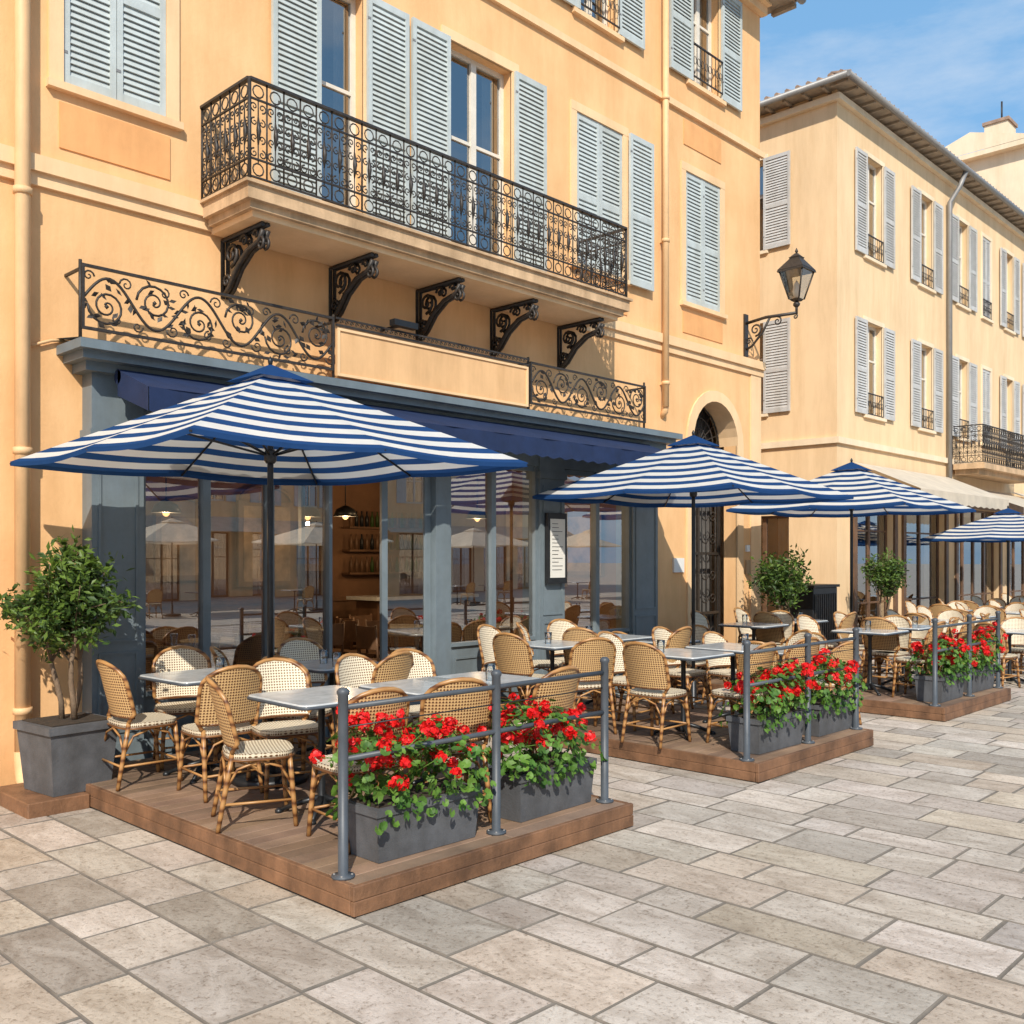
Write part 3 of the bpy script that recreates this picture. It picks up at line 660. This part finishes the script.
# ------------------------------------------------------------------ chair
def chair_mesh(name,seed):
    c=MB(); random.seed(seed)
    def yb(x,z): return -.185-.11*(z-.45)/.43+.055*(x/.2)**2
    fr=[(-.19,-.17,.46)]+[( -.215,yb(-.215,z),z) for z in (.52,.6,.68,.74)]
    for i in range(1,10):
        a=math.pi-math.pi*i/10; x=.215*math.cos(a); z=.74+.14*math.sin(a); fr.append((x,yb(x,z),z))
    fr+=[(.215,yb(.215,z),z) for z in (.74,.68,.6,.52)]+[(.19,-.17,.46)]
    c.tube(fr,.0145,'cane',7)
    zs=[.49+.38*j/12 for j in range(13)]
    for off,mat,fl in ((.006,'weaveL',0),(-.006,'weaveD',1)):
        prev=None
        for z in zs:
            w=.208 if z<.74 else .208*math.sqrt(max(.01,1-((z-.74)/.136)**2))
            row=[(c.vert((w*u,yb(w*u,z)+off,z)),(w*u,z)) for u in [-1+k/4 for k in range(9)]]
            if prev:
                for k in range(8):
                    q=[prev[k],prev[k+1],row[k+1],row[k]]; c.face([t[0] for t in q],mat,True,[t[1] for t in q])
            prev=row
    c.tube([(-.205,yb(-.205,.49),.49),(-.1,yb(-.1,.49),.49),(0,yb(0,.49),.49),(.1,yb(.1,.49),.49),(.205,yb(.205,.49),.49)],.010,'cane',6)
    def se(k,sx,sy,n=28):
        a=2*math.pi*k/n; ca,sa=math.cos(a),math.sin(a); e=.55
        return (sx*math.copysign(abs(ca)**e,ca), sy*math.copysign(abs(sa)**e,sa))
    top=[se(k,.215,.20) for k in range(28)]
    ids=[c.vert((x,y,.452)) for x,y in top]; inn=[c.vert((x*.6,y*.6,.446)) for x,y in top]
    for k in range(28):
        k2=(k+1)%28; c.face([ids[k],ids[k2],inn[k2],inn[k]],'weaveL',True,[top[k],top[k2],(top[k2][0]*.6,top[k2][1]*.6),(top[k][0]*.6,top[k][1]*.6)])
    c.face(inn,'weaveL',True,[(x*.6,y*.6) for x,y in top])
    bot=[c.vert((x*1.02,y*1.02,.412)) for x,y in top]; ids2=[c.vert((x*1.02,y*1.02,.452)) for x,y in top]
    for k in range(28):
        k2=(k+1)%28; c.face([bot[k],bot[k2],ids2[k2],ids2[k]],'weaveL',True,[(k*.05,0),(k*.05+.05,0),(k*.05+.05,.037),(k*.05,.037)])
    c.face(bot[::-1],'cane'); c.tube([(x*1.02,y*1.02,.415) for x,y in top],.008,'cane',6,True)
    legs={'fl':((-.175,.165,.43),(-.20,.20,0)),'fr':((.175,.165,.43),(.20,.20,0)),'bl':((-.18,-.165,.46),(-.20,-.25,0)),'br':((.18,-.165,.46),(.20,-.25,0))}
    def at(k,z):
        a,b=Vector(legs[k][0]),Vector(legs[k][1]); t=(a.z-z)/(a.z-b.z); return a.lerp(b,t)
    for k in legs: c.tube([at(k,z) for z in (legs[k][0][2],.3,.15,0)],[.0155,.016,.0155,.014],'cane',7)
    for a,b in (('fl','fr'),('fl','bl'),('fr','br'),('bl','br')):
        c.tube([at(a,.16),at(b,.16)],.0085,'cane',5)
        p,q=at(a,.24),at(b,.24); m=(p+q)/2
        c.tube([p,p.lerp(m,.35)+Vector((0,0,.12)),m+Vector((0,0,.165)),q.lerp(m,.35)+Vector((0,0,.12)),q],.0085,'cane',5)
    return c.mesh(name)
CH=chair_mesh('bistro_chair',1)
def table_mesh():
    t=MB(); s=.34
    rr=[]
    for (cx,cy,a0) in ((s-.05,s-.05,0),(-s+.05,s-.05,1),(-s+.05,-s+.05,2),(s-.05,-s+.05,3)):
        for k in range(4): a=math.pi/2*(a0+k/3); rr.append((cx+.05*math.cos(a),cy+.05*math.sin(a)))
    lv=[(1,.712),(1.0,.738),(.985,.742)]
    ids=[[t.vert((x*k,y*k,z)) for x,y in rr] for k,z in lv]
    for a,b in zip(ids[:-1],ids[1:]):
        for k in range(len(rr)): t.face([a[k],a[(k+1)%len(rr)],b[(k+1)%len(rr)],b[k]],'marble',True)
    t.face(ids[-1],'marble'); t.face(ids[0][::-1],'darkmetal')
    t.tube([(x*1.003,y*1.003,.722) for x,y in rr],.011,'rail',5,True)
    t.lathe(0,0,[(.05,.03),(.05,.06),(.026,.1),(.022,.4),(.03,.42),(.022,.44),(.022,.66),(.06,.70),(.06,.711)],'darkmetal',12)
    for k in range(4):
        a=math.pi/4+k*math.pi/2; ca,sa=math.cos(a),math.sin(a)
        t.tube([(0,0,.10),(ca*.12,sa*.12,.07),(ca*.27,sa*.27,.015)],[.022,.018,.014],'darkmetal',6); t.lathe(ca*.27,sa*.27,[(.025,0),(.025,.015),(.01,.03)],'darkmetal',8)
    return t.mesh('bistro_table')
TB=table_mesh()
gl=MB(); gl.lathe(0,0,[(.028,0),(.031,.002),(.037,.115)],'clear',14); GL=gl.mesh('drinking_glass')
random.seed(21)
def chair(x,y,fx,fy,z=.15,j=.16):
    inst('bistro_chair',CH,(x,y,z),math.atan2(-(fx-x),(fy-y))+U(-j,j))
def table(x,y,z=.15,items=1,rz=0):
    inst('bistro_table',TB,(x,y,z),rz+U(-.05,.05))
    for k in range(items):
        inst('drinking_glass',GL,(x+U(-.22,.22),y+U(-.22,.22),z+.742),0)
# deck 1
table(3.58,5.10,items=0); table(4.36,4.98,items=0); table(4.82,4.96,items=1); table(3.60,6.62,items=1); table(4.70,6.55,items=2)
chair(3.20,5.22,3.9,5.0); chair(3.40,4.50,3.55,5.2); chair(3.74,5.74,3.6,5.0)
chair(4.08,4.48,4.3,5.1); chair(4.86,4.46,4.75,5.1); chair(4.42,5.60,4.4,4.9); chair(4.90,5.62,4.8,5)
chair(3.20,6.76,3.8,6.65); chair(3.42,6.08,3.5,6.7); chair(3.72,7.12,3.6,6.5); chair(4.20,6.98,4.8,6.6); chair(4.90,7.14,4.8,6.5); chair(4.18,6.25,4.8,6.6); chair(4.72,6.03,4.7,6.5)
# deck 2
for (x,y) in ((7.45,5.0),(8.3,5.0),(7.35,6.5),(8.45,6.6)): table(x,y,items=1)
for a in ((6.98,4.95,7.5,5.0),(7.45,4.42,7.5,5),(8.25,4.42,8.3,5),(7.45,5.62,7.4,5),(8.35,5.62,8.3,5),(6.95,5.75,7.35,6.4),(7.35,7.15,7.4,6.5),(7.95,6.5,8.4,6.6),(8.0,7.2,8.4,6.6),(8.5,7.2,8.4,6.6),(8.55,6.0,8.5,6.6),(6.93,6.5,7.4,6.5),(8.75,4.75,8.3,5.0)): chair(*a)
for (x,y) in ((9.75,5.3),(9.9,6.95)): table(x,y,0)
for a in ((9.3,5.25,9.8,5.3),(10.25,5.3,9.8,5.3),(9.75,4.72,9.8,5.3),(9.8,5.95,9.8,5.3),(9.4,7.0,9.9,6.9),(10.4,6.9,9.9,6.9)): chair(*a,0)
# deck 3
for (x,y) in ((11.3,4.95),(12.3,4.95),(11.3,6.5),(12.4,6.5)):
    table(x,y)
    for dx,dy in ((-.5,0),(.5,0),(0,-.55),(0,.6)):
        if R()<.9 and 10.9<x+dx<12.75: chair(x+dx,y+dy,x,y)
for x in (14.6,16.2,17.8,19.6,21.4,23.4,25.5):
    for y in (4.4,6.0,7.0)[:(2 if x<18 else 3)]:
        table(x,y,0,items=0)
        for dx,dy in ((-.52,0),(.52,0),(0,-.55),(0,.55)):
            if R()<.85 and y+dy<7.6: chair(x+dx+U(-.05,.05),y+dy+U(-.05,.05),x,y,0,.3)

# ------------------------------------------------------------------ parasols
def parasol(x,y,z0,rim=2.44,top=3.10,half=1.31,mast='darkmetal',cl='stripe',name='striped_parasol'):
    u=MB()
    def P(t,s,side):
        a=side*math.pi/2; xx=half*t; yy=half*t*s
        z=top-(top-rim)*(t**.97); z-=.026*math.sin(math.pi*min(1,abs(s)))*t
        px=xx*(1-.02*(1-abs(2*abs(s)-1))*t)
        return (px*math.cos(a)-yy*math.sin(a),px*math.sin(a)+yy*math.cos(a),z)
    nt,ns=12,12
    for side in range(4):
        grid=[[None]*(ns+1) for _ in range(nt+1)]
        for i in range(nt+1):
            t=.05+.95*i/nt
            for j in range(ns+1): s=-1+2*j/ns; grid[i][j]=(u.vert(P(t,s,side)),(s,t))
        for i in range(nt):
            for j in range(ns):
                q=[grid[i][j],grid[i][j+1],grid[i+1][j+1],grid[i+1][j]]; u.face([k[0] for k in q],cl,True,[k[1] for k in q])
        for j in range(ns):
            a=P(1,-1+2*j/ns,side); b=P(1,-1+2*(j+1)/ns,side)
            u.poly([a,b,(b[0],b[1],b[2]-.03),(a[0],a[1],a[2]-.03)],cl,True,[(0,.02)]*4)
    k=.17; ap=u.vert((0,0,top+.045))
    cv=[u.vert((sx*half*k,sy*half*k,top-(top-rim)*k+.03)) for sx,sy in ((-1,-1),(1,-1),(1,1),(-1,1))]
    for i in range(4): u.face([cv[i],cv[(i+1)%4],ap],cl,False,[(0,.02)]*3)
    hub=top-.62
    for k in range(8):
        side=k//2; s=0 if k%2==0 else 1
        pts=[]
        for t in (.06,.3,.6,.8,1.0):
            p=P(t,s,side); pts.append((p[0],p[1],p[2]-.018))
        u.tube(pts,.009,mast,5); m=P(.5,s,side); u.tube([(0,0,hub),(m[0],m[1],m[2]-.03)],.009,mast,5)
    u.lathe(0,0,[(.03,hub-.05),(.045,hub-.03),(.045,hub+.03),(.03,hub+.05)],mast,10)
    u.lathe(0,0,[(.03,top-.08),(.04,top-.06),(.04,top-.02),(.02,top)],mast,10); u.lathe(0,0,[(.012,top+.03),(.02,top+.07),(.004,top+.10)],mast,8)
    u.tube([(0,0,.05),(0,0,top)],.022,mast,10)
    u.lathe(0,0,[(.27,0),(.27,.04),(.25,.055),(.05,.065),(.04,.08),(.034,.34),(.02,.35)],mast,20)
    return u.build(name,None,(x,y,z0),0)
parasol(3.84,6.10,.15,rim=2.29,top=2.95); parasol(9.5,6.24,0,rim=2.46,top=3.12); parasol(13.77,6.31,0,rim=2.46,top=3.12); parasol(21.8,6.6,0,rim=2.15,top=2.75); parasol(26.0,5.6,0,rim=2.15,top=2.75)
# unseen cream parasols and tables, added to brighten the reflections in the glass
for i,(x,y) in enumerate(((8,-12.5),(14,-13.5),(20,-12.5),(27,-13),(33,-12),(2,-13))):
    parasol(x,y,0,half=1.7,rim=2.3,top=3.0,cl='canvasbeige',name='reflection_parasol')
    for dx in (-.9,.9):
        table(x+dx,y,-.02,0)
        chair(x+dx,y+.6,x+dx,y,-.02)

# ------------------------------------------------------------------ geranium planters
def geranium(seed):
    random.seed(seed); g=MB(); w,d,h=.74,.30,.28
    g.frustum(0,0,w-.05,d-.04,0,w,d,h,'pot'); g.frustum(0,0,w+.015,d+.015,h-.035,w+.015,d+.015,h+.004,'pot'); g.box(-w/2+.03,w/2-.03,-d/2+.03,d/2-.03,h+.0045,h+.012,'soil')
    clumps=[(U(-.36,.36),U(-.15,.15),U(.34,.54),U(.13,.20)) for _ in range(22)]
    def inside(p): return any((p[0]-c[0])**2+(p[1]-c[1])**2+(p[2]-c[2])**2<(c[3]*.72)**2 for c in clumps)
    def disc(p,nv,r,mat,n=7,cup=.25):
        nv=nv.normalized(); t=nv.orthogonal().normalized(); b=nv.cross(t); a0=U(0,6)
        c0=g.vert(p-nv*r*cup); ring=[]
        for k in range(n):
            a=a0+2*math.pi*k/n; rr=r*(U(.85,1.1)); ring.append(g.vert(p+(t*math.cos(a)+b*math.sin(a))*rr))
        for k in range(n-1): g.face([c0,ring[k],ring[k+1]],mat,False)
    for c in clumps:
        for _ in range(66):
            dv=Vector((random.gauss(0,1),random.gauss(0,1),random.gauss(.25,1))).normalized(); r=c[3]*U(.6,1.08)
            p=Vector(c[:3])+dv*r
            if p.z<.22 or inside(p): continue
            nv=(dv+Vector((U(-.5,.5),U(-.5,.5),U(.1,.9)))).normalized()
            disc(p,nv,U(.018,.036),'gerB' if R()<.45 else 'gerA')
    for _ in range(110):
        p=Vector((U(-.42,.42),random.choice((-1,1))*U(.15,.23),U(.20,.38))); disc(p,Vector((U(-.4,.4),math.copysign(1,p.y),U(0,1))),U(.018,.034),'gerB' if R()<.4 else 'gerA')
    for _ in range(58):
        c=random.choice(clumps); dv=Vector((random.gauss(0,1),random.gauss(0,1),abs(random.gauss(.5,.8)))).normalized()
        b=Vector(c[:3]); p=b+dv*(c[3]+U(.02,.10)); g.tube([b,p-dv*.02],.0028,'gerB',4)
        R0=U(.030,.048)
        for k in range(28):
            q=Vector((random.gauss(0,1),random.gauss(0,1),random.gauss(.3,1))).normalized(); disc(p+q*R0*U(.5,1),q+Vector((U(-.4,.4),U(-.4,.4),U(-.4,.4))),U(.012,.019),'red',6,.15)
    return g.mesh('geranium_planter')
G=[geranium(s) for s in (1,2,3)]
for i,(x0) in enumerate((2.87,6.77,10.68)):
    inst('geranium_planter',G[i%3],(x0+.66,4.15,.153),U(-.03,.03)); inst('geranium_planter',G[(i+1)%3],(x0+1.74,4.17,.153),math.pi+U(-.03,.03))

# ------------------------------------------------------------------ potted trees
def ptree(seed,hgt,cr,cz,leaves,leafl=.06,pot=(.50,.42,.5),stems=3):
    random.seed(seed); t=MB(); w0,w1,ph=pot[1],pot[0],pot[2]
    t.frustum(0,0,w0,w0,0,w1,w1,ph,'pot'); t.frustum(0,0,w1+.03,w1+.03,ph-.05,w1+.03,w1+.03,ph+.004,'pot'); t.box(-w1/2+.03,w1/2-.03,-w1/2+.03,w1/2-.03,ph+.005,ph+.012,'soil')
    tips=[]
    for s in range(stems):
        a=s*2.1+U(0,.5); bx,by=.05*math.cos(a),.05*math.sin(a); tx,ty=cr*.3*math.cos(a),cr*.3*math.sin(a)
        pts=[]
        for i in range(7):
            q=i/6; pts.append(Vector((bx+(tx-bx)*q+.025*math.sin(q*7+s),by+(ty-by)*q+.025*math.cos(q*6+s),ph+(cz-ph)*q)))
        t.tube(pts,[.022*(1-.45*i/6) for i in range(7)],'bark',7)
        for b in range(15):
            st=pts[random.choice((3,4,5,6,6))]; dv=Vector((random.gauss(0,1),random.gauss(0,1),random.gauss(.25,.8))).normalized()
            e=Vector((dv.x*cr*U(.55,1.05),dv.y*cr*U(.55,1.05),cz+dv.z*hgt*U(.5,1.05)))
            m=(st+e)/2+Vector((U(-.04,.04),U(-.04,.04),U(0,.06)))
            t.tube([st,m,e],[.009,.006,.003],'bark',4); tips.append((st,m,e))
    for (st,m,e) in tips:
        for k in range(leaves//len(tips)):
            q=U(.25,1.08); base=st.lerp(m,q*2) if q<.5 else m.lerp(e,(q-.5)*2)
            p=base+Vector((random.gauss(0,.05),random.gauss(0,.05),random.gauss(0,.045)))
            dirn=Vector((random.gauss(0,1),random.gauss(0,1),random.gauss(.2,.7))).normalized(); l=leafl*U(.7,1.2)
            sd=dirn.cross(Vector((U(-1,1),U(-1,1),U(.2,1)))).normalized(); nn=sd.cross(dirn)
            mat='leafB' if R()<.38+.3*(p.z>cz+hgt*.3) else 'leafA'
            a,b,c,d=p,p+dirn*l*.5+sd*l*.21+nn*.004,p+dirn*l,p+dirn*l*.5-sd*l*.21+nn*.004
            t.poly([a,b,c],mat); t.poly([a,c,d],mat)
    return t.mesh('potted_tree')
T1=ptree(4,.41,.46,1.32,4600,.072,(.50,.42,.48),3)
inst('potted_tree',T1,(2.83,7.15,.102),.1)
T2=ptree(9,.45,.42,1.45,3000,.08,(.45,.38,.55),3)
inst('potted_tree',T2,(13.02,7.0,0),.4); inst('potted_tree',T2,(17.9,7.55,0),2.0)

cb=MB(); cb.bbox(13.75,14.55,6.9,7.3,.06,1.3,'darkmetal',.01)
for i in range(12): cb.box(13.79+i*.062,13.82+i*.062,6.885,6.899,.15,1.2,'iron')
for x in (13.8,14.5):
    for y in (6.95,7.25): cb.box(x-.02,x+.02,y-.02,y+.02,0,.06,'iron')
cb.box(13.72,14.58,6.87,7.33,1.3,1.34,'iron'); cb.build('service_station_cabinet')

# ------------------------------------------------------------------ second building
B2=empty('corner_building'); BX=17.7; BYY=8.4; X2=32.0; HZ=10.7
w2=MB(); w2.M=place(0,BYY,0); s2=MB(); s2.M=place(0,BYY,0); d2=MB(); d2.M=place(0,BYY,0)
wins=[(18.95,19.75),(21.7,22.45),(24.0,24.7),(25.75,26.35),(27.45,28.1),(29.3,30.0)]
ops2=[]
for a,b in wins: ops2+= [(a,b,7.8,9.82),(a,b,4.62,6.5)]
shops=[(18.5,20.3),(20.9,23.2),(24.0,27.0),(27.8,31.2)]
ops2+=[(a,b,0,2.95) for a,b in shops]
facade(w2,BX,X2,0,HZ,ops2,'cream',.2)
for (a,b,c,d) in ops2[:12]: surround(w2,a,b,c,d,'cream_band',.09,.02)
w2.box(BX-.05,X2,-.06,0,3.95,4.07,'cream_band'); w2.box(BX-.05,X2,-.10,0,HZ-.22,HZ-.1,'cream_band')
for k,(a,b) in enumerate(wins):
    for c,d in ((7.8,9.82),(4.62,6.5)):
        if k in (3,): closed(a,b,c,d,'shutter2',s2,d2)
        else: opened(a,b,c,d,.5 if k<3 else .42,'shutter2',s2,d2)
        barrail(d2,a,b,c+.02,c+.45,-.03)
for a,b in shops:
    window(d2,a,b,0.02,2.95,.12,'wood','shopglass',(.28,.78),4 if b-a>2.5 else 2)
    d2.box(a-.15,b+.15,-.06,-.002,2.96,3.28,'wood'); d2.box(a-.15,a-.005,-.05,-.002,0,2.955,'wood'); d2.box(b+.005,b+.15,-.05,-.002,0,2.955,'wood')
Lm=place(BX,0,0,-math.pi/2)
w2.M=Lm; s2.M=Lm; d2.M=Lm
lops=[(-10.95,-9.95,7.95,9.8),(-10.95,-9.95,4.66,6.5),(-15,-14,7.95,9.8),(-15,-14,4.66,6.5),(-10.6,-9.4,0,2.6)]
facade(w2,-20,-BYY,0,HZ,lops,'cream',.2)
for (a,b,c,d) in lops[:4]: surround(w2,a,b,c,d,'cream_band',.09,.02); opened(a,b,c,d,.58,'shutter2',s2,d2)
window(d2,-10.6,-9.4,.02,2.6,.12,'wood','shopglass',(.3,),2)
w2.box(-20,-BYY+.061,-.061,0,3.951,4.071,'cream_band'); w2.box(-20,-BYY+.1,-.101,0,HZ-.221,HZ-.101,'cream_band')
w2.M=Matrix.Identity(4)
w2.poly([(X2,BYY,0),(X2,20,0),(X2,20,HZ),(X2,BYY,HZ)],'cream'); w2.poly([(BX,20,0),(BX,20,HZ),(X2,20,HZ),(X2,20,0)],'cream')
w2.build('walls',B2); s2.build('shutters',B2); d2.build('windows',B2)
r2=MB(); o=.36
r2.box(BX-o,X2,BYY-o,20+o,HZ,HZ+.07,'eave')
z=HZ+.075; r2.poly([(BX-o,BYY-o,z),(X2,BYY-o,z),(X2,14.2,z+1.5),(BX+5.3,14.2,z+1.5)],'roof'); r2.poly([(BX-o,BYY-o,z),(BX+5.3,14.2,z+1.5),(BX-o,20+o,z)],'roof'); r2.poly([(BX-o,20+o,z),(BX+5.3,14.2,z+1.5),(X2,14.2,z+1.5),(X2,20+o,z)],'roof')
r2.tube([(BX-o-.05,BYY-o-.05,HZ+.03),(X2,BYY-o-.05,HZ+.03)],.06,'zinc',8); r2.tube([(BX-o-.05,BYY-o-.05,HZ+.03),(BX-o-.05,20,HZ+.03)],.06,'zinc',8)
for i in range(36): r2.box(BX-.3+i*.4,BX-.24+i*.4,BYY-o+.02,BYY,HZ-.05,HZ-.002,'eave')
for i in range(28): r2.box(BX-o+.02,BX,BYY+.1+i*.4,BYY+.16+i*.4,HZ-.05,HZ-.002,'eave')
for i in range(66):
    r2.tube([(BX-o+.1+i*.22,BYY-o-.03,HZ+.11),(BX-o+.1+i*.22,BYY-o+.35,HZ+.20)],.05,'roof',6)
for i in range(50): r2.tube([(BX-o-.03,BYY-o+.1+i*.22,HZ+.11),(BX-o+.35,BYY-o+.1+i*.22,HZ+.20)],.05,'roof',6)
r2.build('roof',B2)
p2=MB(); p2.tube([(23.5,BYY-.38,HZ),(23.4,BYY-.28,HZ-.35),(23.3,BYY-.09,HZ-.7),(23.3,BYY-.09,3.0)],.055,'zinc',10); p2.build('downpipe',B2)
b2=MB(); b2.box(23.6,27.6,BYY-.75,BYY-.061,3.82,3.95,'stonetrim'); b2.box(23.7,27.5,BYY-.6,BYY-.061,3.7,3.82,'stonetrim')
b2.M=place(23.65,BYY-.7,3.97); railing(b2,3.9,.85); b2.M=place(23.65,BYY-.7,3.97,math.pi/2); railing(b2,.68,.85); b2.M=place(27.55,BYY-.7,3.97,math.pi/2); railing(b2,.68,.85); b2.M=Matrix.Identity(4); b2.build('balcony',B2)
a2=MB()
for (a,b,z1,zf,yf) in ((18.3,23.35,3.62,3.05,1.35),(23.9,27.3,3.45,2.9,1.5),(27.6,31.5,3.5,2.95,1.4)):
    k=14
    for i in range(k):
        p,q=a+(b-a)*i/k,a+(b-a)*(i+1)/k
        a2.poly([(p,BYY-.07,z1),(q,BYY-.07,z1),(q,BYY-yf,zf),(p,BYY-yf,zf)],'canvasbeige'); a2.poly([(p,BYY-yf,zf),(q,BYY-yf,zf),(q,BYY-yf,zf-.22),((p+q)/2,BYY-yf,zf-.25),(p,BYY-yf,zf-.22)],'canvasbeige')
a2.build('awning',B2)

B3=empty('cream_house'); w3=MB()
w3.poly([(32.02,9.0,0),(32.02,9.0,14.2),(32.02,12.4,14.2),(32.02,12.4,0)],'cream_band')
w3.M=place(0,9.0,0); facade(w3,32.02,46,0,14.2,[(34+3*i,34.9+3*i,z,z+2) for i in range(4) for z in (4.5,7.7,11)],'cream_band',.2)
for i in range(4):
    for z in (4.5,7.7,11): window(w3,34+3*i,34.9+3*i,z,z+2)
w3.M=Matrix.Identity(4)
w3.poly([(32.02,12.4,0),(46,12.4,0),(46,12.4,14.2),(32.02,12.4,14.2)],'cream_band'); w3.box(31.7,46,8.7,12.7,14.2,14.35,'cream_band')
w3.poly([(31.7,8.7,14.36),(46,8.7,14.36),(46,10.7,15.0),(31.7,10.7,15.0)],'roof'); w3.poly([(31.7,8.7,14.36),(31.7,10.7,15.0),(31.7,12.7,14.36)],'cream_band')
w3.box(33,33.8,10,10.7,14.5,15.6,'cream_band'); w3.box(32.95,33.85,9.95,10.75,15.6,15.7,'roof')
w3.tube([(33.4,10.3,15.7),(33.4,10.3,16.4)],.03,'iron',5)
w3.build('walls',B3)
an=MB(); an.tube([(31,13.6,11.6),(31,13.6,14.8)],.03,'iron',5)
for z in (13.8,14.1,14.4): an.tube([(30.7,13.4,z),(31.3,13.8,z)],.018,'iron',4)
an.build('roof_antenna',B2)

# ------------------------------------------------------------------ opposite side of the square
cols=['cream_band','cream','plaster_band','cream_band','plaster_band']
xx=-30
for i in range(6):
    wdt=[11,13,12,14,12,13][i]; hh=[8.5,10,9,10.5,9,10][i]; root=empty('town_house'); t=MB(); t.M=place(xx+wdt,-24,0,math.pi)
    o_=[]; nwin=int(wdt/2.6)
    for k in range(nwin):
        a=.9+k*(wdt-1.2)/nwin
        for z in (4.3,7.2):
            if z+1.8<hh: o_.append((a,a+.95,z,z+1.7))
        o_.append((a-.2,a+1.3,0,2.9))
    facade(t,0,wdt,0,hh,o_,cols[i%5],.2)
    for q in o_: window(t,*q[:4],fr='frame' if q[2]>1 else 'wood')
    for q in o_:
        if q[2]>1:
            t.box(q[0]-.5,q[0]-.02,-.05,0,q[2],q[3],'shutter'); t.box(q[1]+.02,q[1]+.5,-.05,0,q[2],q[3],'shutter')
    t.poly([(.5,-.02,3.6),(wdt-.5,-.02,3.6),(wdt-.5,-1.6,2.9),(.5,-1.6,2.9)],'canvasbeige')
    t.box(-.0,wdt,-.5,8,hh,hh+.12,'eave'); t.poly([(0,-.5,hh+.13),(wdt,-.5,hh+.13),(wdt,4,hh+1.6),(0,4,hh+1.6)],'roof')
    t.poly([(0,0,0),(0,8,0),(0,8,hh),(0,0,hh)],cols[i%5]); t.poly([(wdt,0,0),(wdt,8,0),(wdt,8,hh),(wdt,0,hh)],cols[i%5]); t.poly([(0,8,0),(wdt,8,0),(wdt,8,hh),(0,8,hh)],cols[i%5])
    t.build('walls',root); xx+=wdt+.02

# ------------------------------------------------------------------ light & camera
sv=Vector((-.58,-.60,.66)).normalized()
sd=bpy.data.lights.new('sun','SUN'); sd.energy=5.0; sd.angle=math.radians(.55); sd.color=(1,.93,.82)
so=bpy.data.objects.new('sun',sd); scene.collection.objects.link(so); so.rotation_euler=sv.to_track_quat('Z','Y').to_euler()
w=bpy.data.worlds.new('World'); scene.world=w; w.use_nodes=True; nt=w.node_tree; nt.nodes.clear()
out=nt.nodes.new('ShaderNodeOutputWorld'); bg=nt.nodes.new('ShaderNodeBackground'); bg.inputs[1].default_value=.15
sk=nt.nodes.new('ShaderNodeTexSky'); sk.sky_type='NISHITA'; sk.sun_disc=False; sk.sun_elevation=math.asin(sv.z); sk.sun_rotation=math.atan2(sv.x,sv.y); sk.air_density=1.0; sk.dust_density=1.0; sk.ozone_density=1.2
tc=nt.nodes.new('ShaderNodeTexCoord'); mp=nt.nodes.new('ShaderNodeMapping'); mp.inputs['Scale'].default_value=(1.2,1.2,4.0)
no=nt.nodes.new('ShaderNodeTexNoise'); no.inputs['Scale'].default_value=2.2; no.inputs['Detail'].default_value=8; no.inputs['Roughness'].default_value=.62
rp=nt.nodes.new('ShaderNodeValToRGB'); rp.color_ramp.elements[0].position=.47; rp.color_ramp.elements[0].color=(0,0,0,1); rp.color_ramp.elements[1].position=.80; rp.color_ramp.elements[1].color=(.65,.65,.65,1)
hz=nt.nodes.new('ShaderNodeMix'); hz.data_type='RGBA'; hz.inputs[0].default_value=.65; hz.inputs[7].default_value=(1.6,3.7,6.3,1)
mx=nt.nodes.new('ShaderNodeMix'); mx.data_type='RGBA'; mx.inputs[7].default_value=(6.3,6.4,6.5,1)
nt.links.new(tc.outputs['Generated'],mp.inputs[0]); nt.links.new(mp.outputs[0],no.inputs['Vector']); nt.links.new(no.outputs['Fac'],rp.inputs[0]); nt.links.new(rp.outputs[0],mx.inputs[0])
nt.links.new(sk.outputs[0],hz.inputs[6]); nt.links.new(hz.outputs[2],mx.inputs[6]); nt.links.new(mx.outputs[2],bg.inputs[0]); nt.links.new(bg.outputs[0],out.inputs[0])

cd=bpy.data.cameras.new('camera'); co=bpy.data.objects.new('camera',cd); scene.collection.objects.link(co)
co.location=(0,0,1.75); co.rotation_euler=(math.pi/2,0,-math.radians(46.14)); cd.sensor_width=36; cd.lens=34.2; cd.shift_y=.045; cd.clip_end=1500; cd.clip_start=.05
scene.camera=co
scene.view_settings.view_transform='Standard'; scene.view_settings.look='None'; scene.view_settings.exposure=0
